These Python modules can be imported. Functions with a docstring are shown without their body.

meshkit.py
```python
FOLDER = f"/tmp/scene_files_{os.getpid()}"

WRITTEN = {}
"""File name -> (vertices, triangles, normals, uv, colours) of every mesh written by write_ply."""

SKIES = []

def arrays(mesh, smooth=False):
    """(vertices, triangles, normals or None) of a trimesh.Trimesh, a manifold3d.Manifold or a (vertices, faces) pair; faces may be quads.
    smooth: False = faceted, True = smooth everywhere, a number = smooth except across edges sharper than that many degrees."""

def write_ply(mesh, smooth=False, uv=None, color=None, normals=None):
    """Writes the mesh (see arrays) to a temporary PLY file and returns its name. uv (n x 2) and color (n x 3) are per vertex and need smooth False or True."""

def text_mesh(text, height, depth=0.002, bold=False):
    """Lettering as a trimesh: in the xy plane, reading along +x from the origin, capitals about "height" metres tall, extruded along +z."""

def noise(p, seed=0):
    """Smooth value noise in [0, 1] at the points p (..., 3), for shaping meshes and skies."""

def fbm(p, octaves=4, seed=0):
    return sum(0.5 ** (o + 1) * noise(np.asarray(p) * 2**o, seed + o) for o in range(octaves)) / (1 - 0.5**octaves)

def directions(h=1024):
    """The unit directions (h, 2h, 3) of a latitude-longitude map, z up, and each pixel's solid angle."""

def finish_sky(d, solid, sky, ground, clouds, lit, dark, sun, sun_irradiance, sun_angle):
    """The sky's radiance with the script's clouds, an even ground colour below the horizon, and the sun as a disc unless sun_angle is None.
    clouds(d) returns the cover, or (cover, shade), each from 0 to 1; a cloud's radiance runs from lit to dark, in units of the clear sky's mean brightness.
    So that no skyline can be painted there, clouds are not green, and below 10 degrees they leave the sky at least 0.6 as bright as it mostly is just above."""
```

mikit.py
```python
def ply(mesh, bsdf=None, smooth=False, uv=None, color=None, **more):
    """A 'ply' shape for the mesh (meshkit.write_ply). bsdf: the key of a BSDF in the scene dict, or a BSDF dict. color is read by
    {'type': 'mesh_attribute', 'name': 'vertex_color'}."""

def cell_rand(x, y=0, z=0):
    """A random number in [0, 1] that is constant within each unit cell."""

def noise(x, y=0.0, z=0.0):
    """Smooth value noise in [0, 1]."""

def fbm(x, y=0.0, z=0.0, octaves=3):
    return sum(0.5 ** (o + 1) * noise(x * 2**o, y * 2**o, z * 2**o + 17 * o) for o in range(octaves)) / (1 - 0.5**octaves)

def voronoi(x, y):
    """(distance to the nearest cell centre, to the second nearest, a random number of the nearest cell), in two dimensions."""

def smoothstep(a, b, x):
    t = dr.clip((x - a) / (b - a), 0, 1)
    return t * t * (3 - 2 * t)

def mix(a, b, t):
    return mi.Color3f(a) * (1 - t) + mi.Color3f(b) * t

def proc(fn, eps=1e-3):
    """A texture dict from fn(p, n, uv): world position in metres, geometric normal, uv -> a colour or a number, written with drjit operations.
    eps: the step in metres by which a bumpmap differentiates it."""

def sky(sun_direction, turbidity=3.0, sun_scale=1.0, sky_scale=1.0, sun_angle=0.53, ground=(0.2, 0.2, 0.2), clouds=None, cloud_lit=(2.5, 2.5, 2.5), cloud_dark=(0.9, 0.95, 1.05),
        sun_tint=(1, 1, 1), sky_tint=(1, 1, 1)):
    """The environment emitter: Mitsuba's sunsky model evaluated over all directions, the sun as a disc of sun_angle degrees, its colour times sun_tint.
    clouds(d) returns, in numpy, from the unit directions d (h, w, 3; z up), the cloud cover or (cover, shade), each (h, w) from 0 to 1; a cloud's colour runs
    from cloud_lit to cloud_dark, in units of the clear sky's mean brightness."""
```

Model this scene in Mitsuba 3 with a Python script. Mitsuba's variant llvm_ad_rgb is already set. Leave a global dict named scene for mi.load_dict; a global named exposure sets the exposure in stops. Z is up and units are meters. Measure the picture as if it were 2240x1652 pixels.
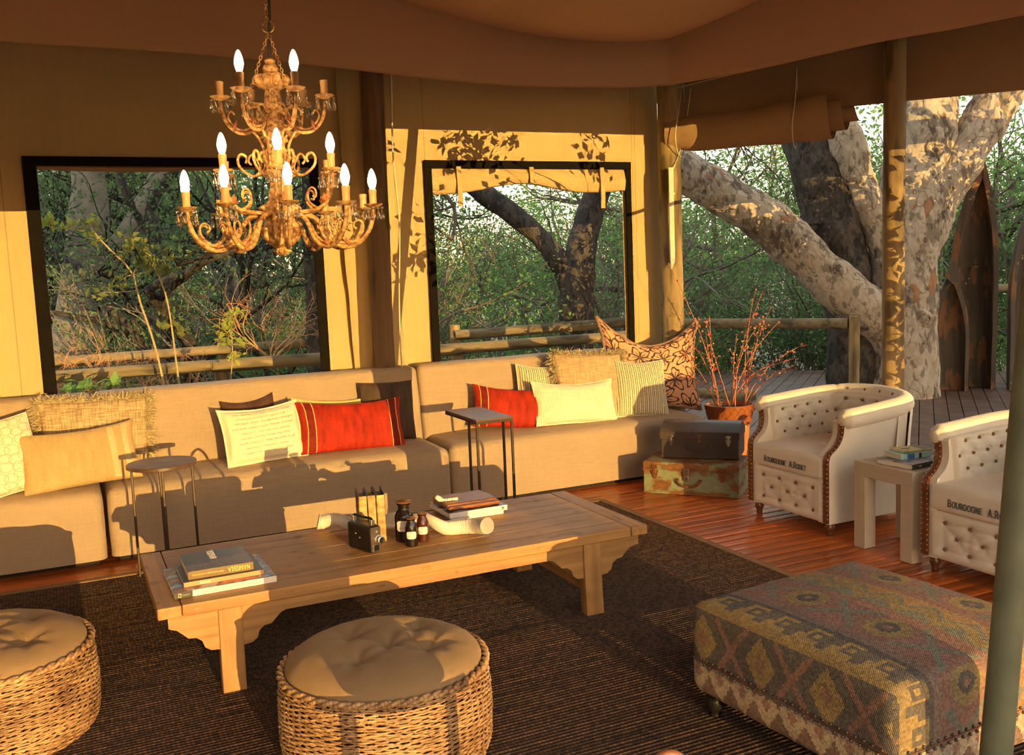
import math, numpy as np, trimesh, mitsuba as mi, drjit as dr, mikit, meshkit
from shapely.geometry import Polygon, box as sbox, Point
from shapely.ops import unary_union
from scipy.interpolate import CubicSpline

T = mi.ScalarTransform4f
PI = math.pi
scene, labels = {}, {}
# ---------------------------------------------------------------- camera, sky, sun, exposure
F_PX, PITCH, ROLL, YAW, EYE = 2124.12, math.radians(6.5954), math.radians(-2.2658), math.radians(24.842), 1.75
fwd = np.array([math.sin(YAW) * math.cos(PITCH), math.cos(YAW) * math.cos(PITCH), -math.sin(PITCH)])
_r = np.array([math.cos(YAW), -math.sin(YAW), 0.0])
_u = np.cross(_r, fwd)
cam_up = -math.sin(ROLL) * _r + math.cos(ROLL) * _u
scene['camera'] = {'type': 'perspective', 'fov': math.degrees(2 * math.atan(1120 / F_PX)), 'fov_axis': 'x', 'near_clip': 0.05, 'far_clip': 500.0,
                   'to_world': T().look_at(origin=[0, 0, EYE], target=[float(v) for v in np.array([0, 0, EYE]) + fwd], up=[float(v) for v in cam_up])}
SUN = np.array([0.028, -1.0, 0.050])


def clouds(d):
    n = meshkit.fbm(d * np.array([2.2, 2.2, 5.0]) + 3.1, 4, seed=5)
    return np.clip((n - 0.42) * 3.0, 0, 1) * 0.7 + 0.2


scene['sky'] = mikit.sky(SUN, turbidity=3.0, sun_scale=0.0, sky_scale=1.6, sun_angle=0.7, ground=(0.2, 0.17, 0.12), clouds=clouds,
                         cloud_lit=(1.6, 1.55, 1.5), cloud_dark=(1.0, 1.0, 1.05), sky_tint=(1.0, 0.97, 0.93))
# the sun itself, low behind the viewer
scene['sun'] = {'type': 'directional', 'direction': [float(v) for v in -SUN / np.linalg.norm(SUN)], 'irradiance': {'type': 'rgb', 'value': [v * 0.17 for v in (1.0, 0.64, 0.19)]}}
exposure = 5.3

# ---------------------------------------------------------------- helpers
noise, fbm, voronoi, sstep, mix, crand = mikit.noise, mikit.fbm, mikit.voronoi, mikit.smoothstep, mikit.mix, mikit.cell_rand


def mat(name, color, rough=0.6, bump=None, bscale=1.0, eps=1e-3, **kw):
    base = mikit.proc(color) if callable(color) else ({'type': 'mesh_attribute', 'name': 'vertex_color'} if color == 'vc' else {'type': 'rgb', 'value': list(color)})
    d = {'type': 'principled', 'base_color': base, 'roughness': rough, **kw}
    if bump is not None:
        d = {'type': 'bumpmap', 'arbitrary': {**mikit.proc(bump, eps)}, 'bsdf': d, 'scale': bscale}
    scene['mat_' + name] = {'type': 'twosided', 'bsdf': d}
    return name


_count = {}


def numbered(k):
    n = _count.get(k, 0)
    _count[k] = n + 1
    return k if n == 0 else f'{k}_{n:03d}'


def tag(k, label=None, cat=None, group=None, kind=None):
    d = labels.setdefault(k, {})
    for a, b in (('label', label), ('category', cat), ('group', group), ('kind', kind)):
        if b:
            d[a] = b


def thing(name, label, cat, group=None):
    k = numbered(name)
    tag(k, label, cat, group)
    return k


def obj(name, mesh, m, parent=None, smooth=30, to=None, label=None, cat=None, group=None, kind=None, **kw):
    k = numbered((parent + '__' if parent else '') + name)
    s = dict(mesh) if isinstance(mesh, dict) else mikit.ply(mesh, 'mat_' + m, smooth, **kw)
    if to is not None:
        s['to_world'] = to
    scene[k] = s
    if label or cat or group or kind:
        tag(k, label, cat, group, kind)
    return k


def struct(name, mesh, m, smooth=30, **kw):
    return obj(name, mesh, m, None, smooth, kind='structure', **kw)


def dup(src, dst, to, keep=None):
    """copies every entry of the thing src under the key dst, moved by the transform"""
    for k in [k for k in scene if k == src or k.startswith(src + '__')]:
        s = dict(scene[k])
        s['to_world'] = to @ s['to_world'] if 'to_world' in s else to
        scene[dst + k[len(src):]] = s
        if k in labels and k != src:
            labels[dst + k[len(src):]] = dict(labels[k])


def join(*ms):
    return trimesh.util.concatenate([m for g in ms for m in (g if isinstance(g, (list, tuple)) else [g])])


def xf(m, loc=(0, 0, 0), rz=0.0, rx=0.0, ry=0.0, s=None):
    m = m.copy()
    M = np.eye(4)
    if s is not None:
        M = np.diag([*(np.ones(3) * s), 1.0]) @ M
    for a, ax in ((rx, [1, 0, 0]), (ry, [0, 1, 0]), (rz, [0, 0, 1])):
        if a:
            M = trimesh.transformations.rotation_matrix(a, ax) @ M
    M[:3, 3] += loc
    m.apply_transform(M)
    return m


def TR(loc=(0, 0, 0), rz=0.0):
    return T().translate([float(v) for v in loc]).rotate([0, 0, 1], math.degrees(rz))


def cube(x0, x1, y0, y1, z0, z1):
    m = trimesh.creation.box([x1 - x0, y1 - y0, z1 - z0])
    m.apply_translation([(x0 + x1) / 2, (y0 + y1) / 2, (z0 + z1) / 2])
    return m


def gridbox(cx, cy, cz):
    """box surface on the given coordinate lists, vertices merged"""
    n = (len(cx), len(cy), len(cz))
    vs, fs, at = [], [], 0
    cs = (np.asarray(cx, float), np.asarray(cy, float), np.asarray(cz, float))
    for ax in range(3):
        a, b = [(1, 2), (2, 0), (0, 1)][ax]
        for side in (0, 1):
            A, B = np.meshgrid(cs[a], cs[b], indexing='ij')
            v = np.zeros((A.size, 3))
            v[:, a], v[:, b], v[:, ax] = A.ravel(), B.ravel(), cs[ax][-1 if side else 0]
            i, j = np.meshgrid(np.arange(n[a] - 1), np.arange(n[b] - 1), indexing='ij')
            q = np.stack([i * n[b] + j, (i + 1) * n[b] + j, (i + 1) * n[b] + j + 1, i * n[b] + j + 1], -1).reshape(-1, 4)
            if not side:
                q = q[:, ::-1]
            vs.append(v)
            fs.append(np.vstack([q[:, [0, 1, 2]], q[:, [0, 2, 3]]]) + at)
            at += len(v)
    m = trimesh.Trimesh(np.vstack(vs), np.vstack(fs), process=False)
    m.merge_vertices(digits_vertex=6)
    return m


def axis_coords(h, r, seg, mid):
    c = np.linspace(0, r, seg + 1)
    inner = np.linspace(-(h - r), h - r, mid + 2)[1:-1] if mid else []
    return np.concatenate([-h + r * (1 - np.cos(c / r * PI / 2)) , inner, (h - r + r * np.sin(c / r * PI / 2))])


def rbox(sx, sy, sz, r=0.01, seg=2, mid=0, at=(0, 0, 0), flat=False):
    """rounded box, centred on at"""
    h = np.array([sx, sy, sz]) / 2
    r = min(r, *(h * 0.999))
    mids = mid if isinstance(mid, (tuple, list)) else (mid,) * 3
    m = gridbox(*[axis_coords(h[k], r, seg, mids[k]) for k in range(3)])
    p = np.array(m.vertices)
    q = np.clip(p, -(h - r), h - r)
    d = p - q
    if flat:
        d[:, 2] = np.maximum(d[:, 2], 0)
    l = np.linalg.norm(d, axis=1, keepdims=True)
    v = q + np.where(l > 1e-9, d / np.maximum(l, 1e-9) * r, 0)
    if flat:
        low = p[:, 2] < -(h[2] - r)
        v[low, 2] = p[low, 2]
    m.vertices = v + np.array(at)
    return m


def frames(p, closed=False):
    p = np.asarray(p, float)
    t = (np.roll(p, -1, 0) - np.roll(p, 1, 0)) if closed else np.gradient(p, axis=0)
    t /= np.linalg.norm(t, axis=1, keepdims=True) + 1e-12
    a = np.zeros_like(p)
    s = np.cross(t[0], [0, 0, 1.0] if abs(t[0, 2]) < 0.9 else [1.0, 0, 0])
    a[0] = s / np.linalg.norm(s)
    for i in range(1, len(p)):
        s = a[i - 1] - t[i] * (a[i - 1] @ t[i])
        a[i] = s / (np.linalg.norm(s) + 1e-12)
    return t, a, np.cross(t, a)


def tube(p, r, sides=8, closed=False, caps=True, wob=None, twist=0.0):
    p = np.asarray(p, float)
    t, a, b = frames(p, closed)
    r = np.broadcast_to(np.asarray(r, float), (len(p),))
    th = np.arange(sides) * 2 * PI / sides
    rr = r[:, None] * np.ones((1, sides))
    if wob is not None:
        rr = rr * wob(np.arange(len(p))[:, None] / max(len(p) - 1, 1), th[None, :])
    th = th[None] + twist * np.arange(len(p))[:, None]
    v = p[:, None] + rr[..., None] * (np.cos(th)[..., None] * a[:, None] + np.sin(th)[..., None] * b[:, None])
    n = len(p)
    i, j = np.meshgrid(np.arange(n if closed else n - 1), np.arange(sides), indexing='ij')
    k, jn = (i + 1) % n, (j + 1) % sides
    q = np.stack([i * sides + j, k * sides + j, k * sides + jn, i * sides + jn], -1).reshape(-1, 4)[:, ::-1]
    v = v.reshape(-1, 3)
    f = [q[:, [0, 1, 2]], q[:, [0, 2, 3]]]
    if caps and not closed:
        c0, c1 = len(v), len(v) + 1
        v = np.vstack([v, p[0], p[-1]])
        jj = np.arange(sides)
        f.append(np.stack([np.full(sides, c0), jj, (jj + 1) % sides], 1)[:, ::-1])
        f.append(np.stack([np.full(sides, c1), (n - 1) * sides + (jj + 1) % sides, (n - 1) * sides + jj], 1)[:, ::-1])
    return trimesh.Trimesh(v, np.vstack(f), process=False)


def spline(pts, n, closed=False):
    p = np.asarray(pts, float)
    if closed:
        p = np.vstack([p, p[:1]])
    s = np.concatenate([[0], np.cumsum(np.linalg.norm(np.diff(p, axis=0), axis=1))])
    c = CubicSpline(s, p, bc_type='periodic' if closed else 'natural')
    u = np.linspace(0, s[-1], n + 1 if closed else n)
    return c(u[:-1] if closed else u)


def lathe(prof, n=24, at=(0, 0, 0), wob=None):
    pr = np.asarray(prof, float)
    th = np.arange(n) * 2 * PI / n
    r = pr[:, 0][:, None] * np.ones((1, n))
    if wob is not None:
        r = r * wob(np.arange(len(pr))[:, None], th[None, :])
    v = np.stack([r * np.cos(th), r * np.sin(th), pr[:, 1][:, None] * np.ones((1, n))], -1).reshape(-1, 3)
    i, j = np.meshgrid(np.arange(len(pr) - 1), np.arange(n), indexing='ij')
    q = np.stack([i * n + j, i * n + (j + 1) % n, (i + 1) * n + (j + 1) % n, (i + 1) * n + j], -1).reshape(-1, 4)
    m = trimesh.Trimesh(v + np.array(at), np.vstack([q[:, [0, 1, 2]], q[:, [0, 2, 3]]]), process=False)
    if pr[0, 0] < 1e-6 or pr[-1, 0] < 1e-6:
        m.merge_vertices(digits_vertex=7)
        m.update_faces(m.nondegenerate_faces())
    return m


def extrude(poly, depth):
    if not isinstance(poly, (Polygon,)) and not hasattr(poly, 'geoms'):
        poly = Polygon(poly)
    return join([trimesh.creation.extrude_polygon(g, depth, engine='earcut') for g in getattr(poly, 'geoms', [poly])])


def sheet(P, closed_u=False):
    """grid of points (n, m, 3) as a surface"""
    n, m = P.shape[:2]
    i, j = np.meshgrid(np.arange(n if closed_u else n - 1), np.arange(m - 1), indexing='ij')
    k = (i + 1) % n
    q = np.stack([i * m + j, k * m + j, k * m + j + 1, i * m + j + 1], -1).reshape(-1, 4)
    return trimesh.Trimesh(P.reshape(-1, 3), np.vstack([q[:, [0, 1, 2]], q[:, [0, 2, 3]]]), process=False)


def bent(m, fn):
    m = m.copy()
    m.vertices = fn(np.array(m.vertices))
    return m


def frame_mat(o, x, y):
    """4x4 with the axes x, y (made orthonormal) and x cross y, at o"""
    x = np.asarray(x, float) / np.linalg.norm(x)
    y = np.asarray(y, float) - x * (np.asarray(y, float) @ x)
    y /= np.linalg.norm(y)
    M = np.eye(4)
    M[:3, 0], M[:3, 1], M[:3, 2], M[:3, 3] = x, y, np.cross(x, y), o
    return M


def moved(m, M):
    m = m.copy()
    m.apply_transform(M)
    return m


# ---------------------------------------------------------------- materials
def C3(a, b, c):
    return mi.Color3f(a, b, c)


def weave(sx, sz):
    def f(p, n, uv):
        return 0.5 + 0.25 * dr.sin(uv.x * sx) + 0.25 * dr.sin(uv.y * sz)
    return f


def wood_fn(dark, light, ax='x', scale=1.0, var=0.25):
    """grain along one axis, every board (cells across the grain) a tone of its own"""
    def f(p, n, uv):
        a, b = (p.x, p.y) if ax == 'x' else ((p.y, p.x) if ax == 'y' else (p.z, p.x + p.y))
        g = fbm(a * 1.3 * scale, b * 45 * scale, p.z * 30 * scale if ax != 'z' else p.y * 45 * scale, 3)
        h = noise(a * 0.8 * scale, b * 9 * scale, 3.7)
        k = noise(a * 5 * scale, b * 5 * scale, p.z * 5)
        knot = sstep(0.86, 0.95, k)
        return mix(dark, light, dr.clip(0.15 + 0.6 * g + 0.5 * (h - 0.4), 0, 1)) * (1 - 0.55 * knot)
    return f


def flat_noise(col, amp=0.15, s=8.0, octv=3):
    c = np.array(col)
    def f(p, n, uv):
        return mi.Color3f(*[float(v) for v in c]) * (1 - amp + 2 * amp * fbm(p.x * s, p.y * s, p.z * s, octv))
    return f


def canvas_fn(col):
    def f(p, n, uv):
        k = 0.92 + 0.16 * fbm(p.x * 1.7, p.y * 1.7, p.z * 0.9, 3) + 0.05 * (noise(p.x * 60, p.y * 60, p.z * 4) - 0.5)
        seam = sstep(0.004, 0.002, dr.abs(p.x - 2.47)) + sstep(0.004, 0.002, dr.abs(p.x - 4.69)) + sstep(0.004, 0.002, dr.abs(p.x - 2.73) + 100 * (p.z < 2.6)) \
            + sstep(0.004, 0.002, dr.abs(p.x + 0.27)) + sstep(0.004, 0.002, dr.abs(p.x - 4.66))
        return mi.Color3f(*col) * k * (1 - 0.35 * dr.minimum(seam, 1))
    return f


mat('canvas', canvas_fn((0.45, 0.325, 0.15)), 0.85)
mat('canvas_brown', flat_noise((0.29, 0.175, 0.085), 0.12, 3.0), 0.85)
mat('liner', flat_noise((0.46, 0.29, 0.165), 0.07, 1.1), 0.9)
mat('frame_black', flat_noise((0.008, 0.006, 0.005), 0.3, 30), 0.9, specular=0.1)
mat('rope', (0.62, 0.55, 0.42), 0.8)
mat('outer_roof', (0.055, 0.05, 0.045), 0.8)


def sofa_fn(p, n, uv):
    t = noise(p.x * 14, p.y * 14, p.z * 260) * 0.5 + noise(p.x * 260, p.y * 14, p.z * 20) * 0.3 + 0.2 * noise(p.x * 3, p.y * 260, p.z * 3)
    return C3(0.315, 0.225, 0.148) * (0.86 + 0.28 * t)


mat('sofa_cloth', sofa_fn, 0.85, sheen=0.3)


def deck_fn(p, n, uv):
    row = dr.floor((p.y + 5) / 0.096)
    tone = crand(row, dr.floor(p.x / 2.3 + 0.37 * row), 3)
    g = fbm(p.x * 2.2, p.y * 55 + row * 3, row, 3)
    d = sstep(0.62, 0.8, noise(p.x * 1.3, p.y * 1.7, 5.0))
    return mix((0.20, 0.040, 0.009), (0.70, 0.18, 0.035), dr.clip(0.35 * tone + 0.75 * g - 0.1, 0, 1)) * (1 - 0.25 * d)


def deck_bump(p, n, uv):
    return fbm(p.x * 3, p.y * 60, 1.0, 2) * 0.6 + 0.4 * noise(p.x * 4, p.y * 6, 2.0)


mat('deck', deck_fn, 0.24, deck_bump, 0.0022, 2e-3, specular=0.35, clearcoat=0.2, clearcoat_gloss=0.85)
mat('deck_outside', flat_noise((0.105, 0.062, 0.045), 0.35, 6), 0.45)
mat('deck_gap', (0.012, 0.008, 0.006), 0.9)


def rug_fn(p, n, uv):
    rows = p.y / 0.0225
    bead = p.x / 0.017 + 0.5 * crand(dr.floor(rows), 1, 2)
    r = dr.abs(dr.sin(rows * PI)) * (0.45 + 0.55 * dr.abs(dr.sin(bead * PI)))
    fl = crand(dr.floor(rows), dr.floor(bead), 7)
    return mix((0.005, 0.003, 0.0025), (0.14, 0.066, 0.031), r * (0.35 + 0.65 * fl))


def rug_bump(p, n, uv):
    rows = p.y / 0.0225
    bead = p.x / 0.017 + 0.5 * crand(dr.floor(rows), 1, 2)
    return dr.abs(dr.sin(rows * PI)) * (0.5 + 0.5 * dr.abs(dr.sin(bead * PI)))


mat('rug', rug_fn, 0.9, rug_bump, 0.004, 1.5e-3)
mat('rug_binding', flat_noise((0.20, 0.105, 0.05), 0.3, 40), 0.85)
mat('rug_edge', (0.03, 0.018, 0.012), 0.9)


def log_fn(dark, light, ax):
    def f(p, n, uv):
        a, b, c = (p.x, p.y, p.z) if ax == 'x' else (p.z, p.x, p.y)
        g = fbm(a * 1.2, b * 22, c * 22, 3)
        patch = sstep(0.5, 0.66, fbm(a * 2.5 + 9, b * 8, c * 8, 3))
        return mix(dark, light, dr.clip(g * 1.1 - 0.05, 0, 1)) * (1 - 0.55 * patch)
    return f


mat('post_wood', log_fn((0.15, 0.09, 0.04), (0.36, 0.26, 0.115), 'z'), 0.7)
mat('post_dark', log_fn((0.075, 0.035, 0.014), (0.21, 0.12, 0.05), 'z'), 0.7)
mat('post_green', flat_noise((0.13, 0.13, 0.075), 0.3, 9), 0.7)
mat('rail_wood', log_fn((0.10, 0.075, 0.04), (0.30, 0.225, 0.12), 'x'), 0.75)


def table_fn(ax):
    def f(p, n, uv):
        a, b = (p.x, p.y) if ax == 'x' else ((p.y, p.x) if ax == 'y' else (p.z, p.x))
        g = fbm(a * 1.5, b * 34, p.z * 34 if ax != 'z' else p.y * 34, 3)
        w = fbm(a * 4 + 5, b * 9, p.z * 9, 3)
        k = 0.6 * sstep(0.84, 0.92, noise(a * 14, b * 26, p.z * 26 + 3))
        return mix((0.22, 0.095, 0.030), (0.50, 0.26, 0.09), dr.clip(0.9 * g + 0.5 * (w - 0.45) + 0.05, 0, 1)) * (1 - 0.45 * k) * (1 - 0.22 * sstep(0.5, 0.85, w))
    return f


for _a in 'xyz':
    mat('table_' + _a, table_fn(_a), 0.5, specular=0.4)
mat('pale_wood', wood_fn((0.40, 0.31, 0.215), (0.62, 0.52, 0.39), 'z', 0.8), 0.55)
mat('pale_wood_y', wood_fn((0.36, 0.27, 0.18), (0.60, 0.49, 0.355), 'y', 0.8), 0.55)
mat('dark_metal', flat_noise((0.045, 0.026, 0.018), 0.3, 20), 0.42, metallic=0.5)
mat('brown_top', flat_noise((0.10, 0.052, 0.034), 0.3, 12), 0.4)


def wicker_fn(p, n, uv):
    s = noise(uv.x * 90, uv.y * 30, 2.0) * 0.5 + noise(p.x * 9, p.y * 9, p.z * 9) * 0.5
    return mix((0.17, 0.075, 0.028), (0.56, 0.33, 0.15), dr.clip(s * 1.5 - 0.25, 0, 1))


mat('wicker', wicker_fn, 0.5, specular=0.5)
mat('wicker_core', (0.05, 0.024, 0.012), 0.9)
mat('pouf_cloth', flat_noise((0.25, 0.155, 0.078), 0.10, 5), 0.95, sheen=0.4)
mat('linen', flat_noise((0.68, 0.60, 0.49), 0.06, 10), 0.8)
mat('linen_dark', flat_noise((0.64, 0.56, 0.45), 0.06, 10), 0.8)
mat('chair_leather', flat_noise((0.15, 0.042, 0.013), 0.4, 25), 0.4)
mat('chair_wood', flat_noise((0.12, 0.038, 0.014), 0.3, 20), 0.22, clearcoat=0.6)
mat('button', (0.20, 0.075, 0.035), 0.35)
mat('nail', (0.72, 0.60, 0.45), 0.25, metallic=1.0)
mat('print_ink', (0.09, 0.08, 0.075), 0.9)
mat('iron_chest', flat_noise((0.062, 0.043, 0.034), 0.4, 7), 0.36, specular=0.6)
mat('silver', (0.70, 0.66, 0.60), 0.28, metallic=1.0)


def rust_fn(p, n, uv):
    a = fbm(p.x * 9, p.y * 9, p.z * 12, 4)
    b = fbm(p.x * 30 + 7, p.y * 30, p.z * 30, 3)
    t = sstep(0.47, 0.62, a + 0.3 * (b - 0.5) + 0.16 * sstep(0.16, 0.22, p.z))
    return mix(mix((0.15, 0.19, 0.12), (0.27, 0.27, 0.14), b), mix((0.11, 0.04, 0.015), (0.27, 0.115, 0.035), b), t)


mat('rusty_chest', rust_fn, 0.5)
mat('rust', flat_noise((0.22, 0.075, 0.03), 0.4, 40), 0.5, metallic=0.4)


def gold_fn(p, n, uv):
    s = 0.45 * fbm(p.x * 7, p.y * 7, p.z * 20, 3) + 0.55 * fbm(p.x * 60, p.y * 60, p.z * 70, 3)
    return mix((0.16, 0.065, 0.02), (0.60, 0.36, 0.14), dr.clip(s * 3.4 - 1.25, 0, 1))


mat('chand_metal', gold_fn, 0.5, lambda p, n, uv: fbm(p.x * 90, p.y * 90, p.z * 90, 3), 0.006, 1e-3, specular=0.5)
mat('chand_rust', flat_noise((0.30, 0.10, 0.04), 0.4, 60), 0.6)
mat('candle', flat_noise((0.48, 0.27, 0.11), 0.25, 30), 0.5)
mat('black_cord', (0.03, 0.022, 0.016), 0.6)
scene['mat_crystal'] = {'type': 'dielectric', 'int_ior': 1.5, 'ext_ior': 1.0}


def bark_fn(pale, mid, dark, sc=1.0, thr=0.53, rusty=0.8):
    def f(p, n, uv):
        u, v = uv.x * sc, uv.y * sc
        w = fbm(p.x * 7, p.y * 7, p.z * 4, 3)
        c = mix(pale, mid, dr.clip(fbm(p.x * 26, p.y * 26, p.z * 11, 3) * 1.7 - 0.45, 0, 1))
        fine = fbm(p.x * 38 * sc, p.y * 38 * sc, p.z * 14 * sc, 3)
        patch = sstep(thr, thr + 0.12, fbm(p.x * 6 * sc, p.y * 6 * sc, p.z * 2.6 * sc, 4) + 0.35 * (fine - 0.5)) * (0.45 + 0.4 * fine)
        patch2 = sstep(thr + 0.06, thr + 0.13, fbm(p.x * 17 * sc + 9, p.y * 17 * sc, p.z * 7 * sc, 3))
        c = mix(c, dark, dr.clip(patch + 0.6 * patch2, 0, 1))
        d1, d2, k = voronoi(u * 13 + 2.2 * w, v * 6 + 2.0 * w)
        crack = sstep(0.07, 0.015, d2 - d1) * sstep(0.42, 0.55, fbm(u * 5, v * 4, 11.0, 2))
        fl = sstep(0.90, 0.93, k) * sstep(0.45, 0.6, noise(u * 4, v * 2, 3.0))
        c = mix(c, (0.32, 0.13, 0.05), fl * rusty)
        return mix(c, (0.06, 0.045, 0.035), crack * 0.6)
    return f


def bark_bump(p, n, uv):
    u, v = uv.x, uv.y
    w = fbm(p.x * 7, p.y * 7, p.z * 4, 3)
    d1, d2, k = voronoi(u * 13 + 2.2 * w, v * 6 + 2.0 * w)
    return 0.5 * sstep(0.0, 0.10, d2 - d1) * (0.4 + 0.6 * k) + sstep(0.60, 0.50, fbm(p.x * 6, p.y * 6, p.z * 2.6, 4)) + 0.3 * fbm(u * 22, v * 9, 4.0, 2)


mat('bark_pale', bark_fn((0.47, 0.385, 0.29), (0.33, 0.26, 0.19), (0.10, 0.072, 0.052)), 0.9, bark_bump, 0.014, 5e-3)
mat('bark_dark', bark_fn((0.085, 0.068, 0.055), (0.05, 0.04, 0.034), (0.018, 0.015, 0.013), 1.3, 0.48, 0.1), 0.9, bark_bump, 0.016, 5e-3)
mat('bark_plain', flat_noise((0.105, 0.078, 0.058), 0.4, 8), 0.9)
mat('bark_grey', flat_noise((0.20, 0.165, 0.135), 0.35, 8), 0.9)
mat('twig', (0.17, 0.13, 0.10), 0.9)
mat('twig_gold', (0.60, 0.30, 0.13), 0.8)
mat('stem_gold', (0.42, 0.30, 0.13), 0.7)


def leaf_mat(name, a, b):
    def f(p, n, uv):
        return mix(a, b, crand(dr.floor(p.x * 6), dr.floor(p.y * 6), dr.floor(p.z * 6)))
    scene['mat_' + name] = {'type': 'principledthin', 'base_color': mikit.proc(f), 'roughness': 0.6, 'diff_trans': 0.8, 'spec_trans': 0.0}
    return name


leaf_mat('leaf_green', (0.11, 0.23, 0.08), (0.24, 0.40, 0.12))
leaf_mat('leaf_dark', (0.075, 0.125, 0.06), (0.15, 0.22, 0.095))
leaf_mat('leaf_lime', (0.27, 0.33, 0.07), (0.42, 0.42, 0.10))
leaf_mat('leaf_olive', (0.13, 0.16, 0.055), (0.26, 0.25, 0.08))


def ground_fn(p, n, uv):
    a = fbm(p.x * 1.1, p.y * 1.1, 0.0, 4)
    b = noise(p.x * 16, p.y * 16, 1.0)
    return mix((0.16, 0.125, 0.10), (0.34, 0.27, 0.21), dr.clip(a * 1.2 + 0.35 * (b - 0.5) - 0.1, 0, 1))


mat('earth', ground_fn, 0.95)
mat('paper', flat_noise((0.66, 0.58, 0.47), 0.05, 90), 0.8)
mat('terracotta', flat_noise((0.42, 0.15, 0.045), 0.3, 9), 0.5)
mat('pot_leather', flat_noise((0.28, 0.075, 0.02), 0.3, 12), 0.4)
mat('soil', (0.03, 0.02, 0.014), 0.95)
mat('red_stem', flat_noise((0.42, 0.17, 0.10), 0.3, 40), 0.7)
mat('red_leaf', (0.46, 0.03, 0.03), 0.6)
mat('red_pod', (0.55, 0.19, 0.08), 0.6)


def canoe_fn(p, n, uv):
    g = fbm(p.x * 20, p.y * 20, p.z * 1.5, 3)
    w = sstep(0.55, 0.66, fbm(p.x * 9, p.y * 9, p.z * 2.2 + 4, 4) + 0.2 * (g - 0.5))
    return mix(mix((0.035, 0.027, 0.022), (0.13, 0.095, 0.07), g), (0.22, 0.10, 0.045), w * 0.9)


mat('canoe', canoe_fn, 0.8)

# ---------------------------------------------------------------- the setting: floor, walls, liner, posts
RB0 = np.array([4.95, 7.30, 0.0])            # corner where the right bay leaves the back wall
RBD = np.array([0.671, -0.741, 0.0])         # along the right bay
RBN = np.array([0.741, 0.671, 0.0])          # outwards from it
rng = np.random.default_rng(4)
WY = 7.38

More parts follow.
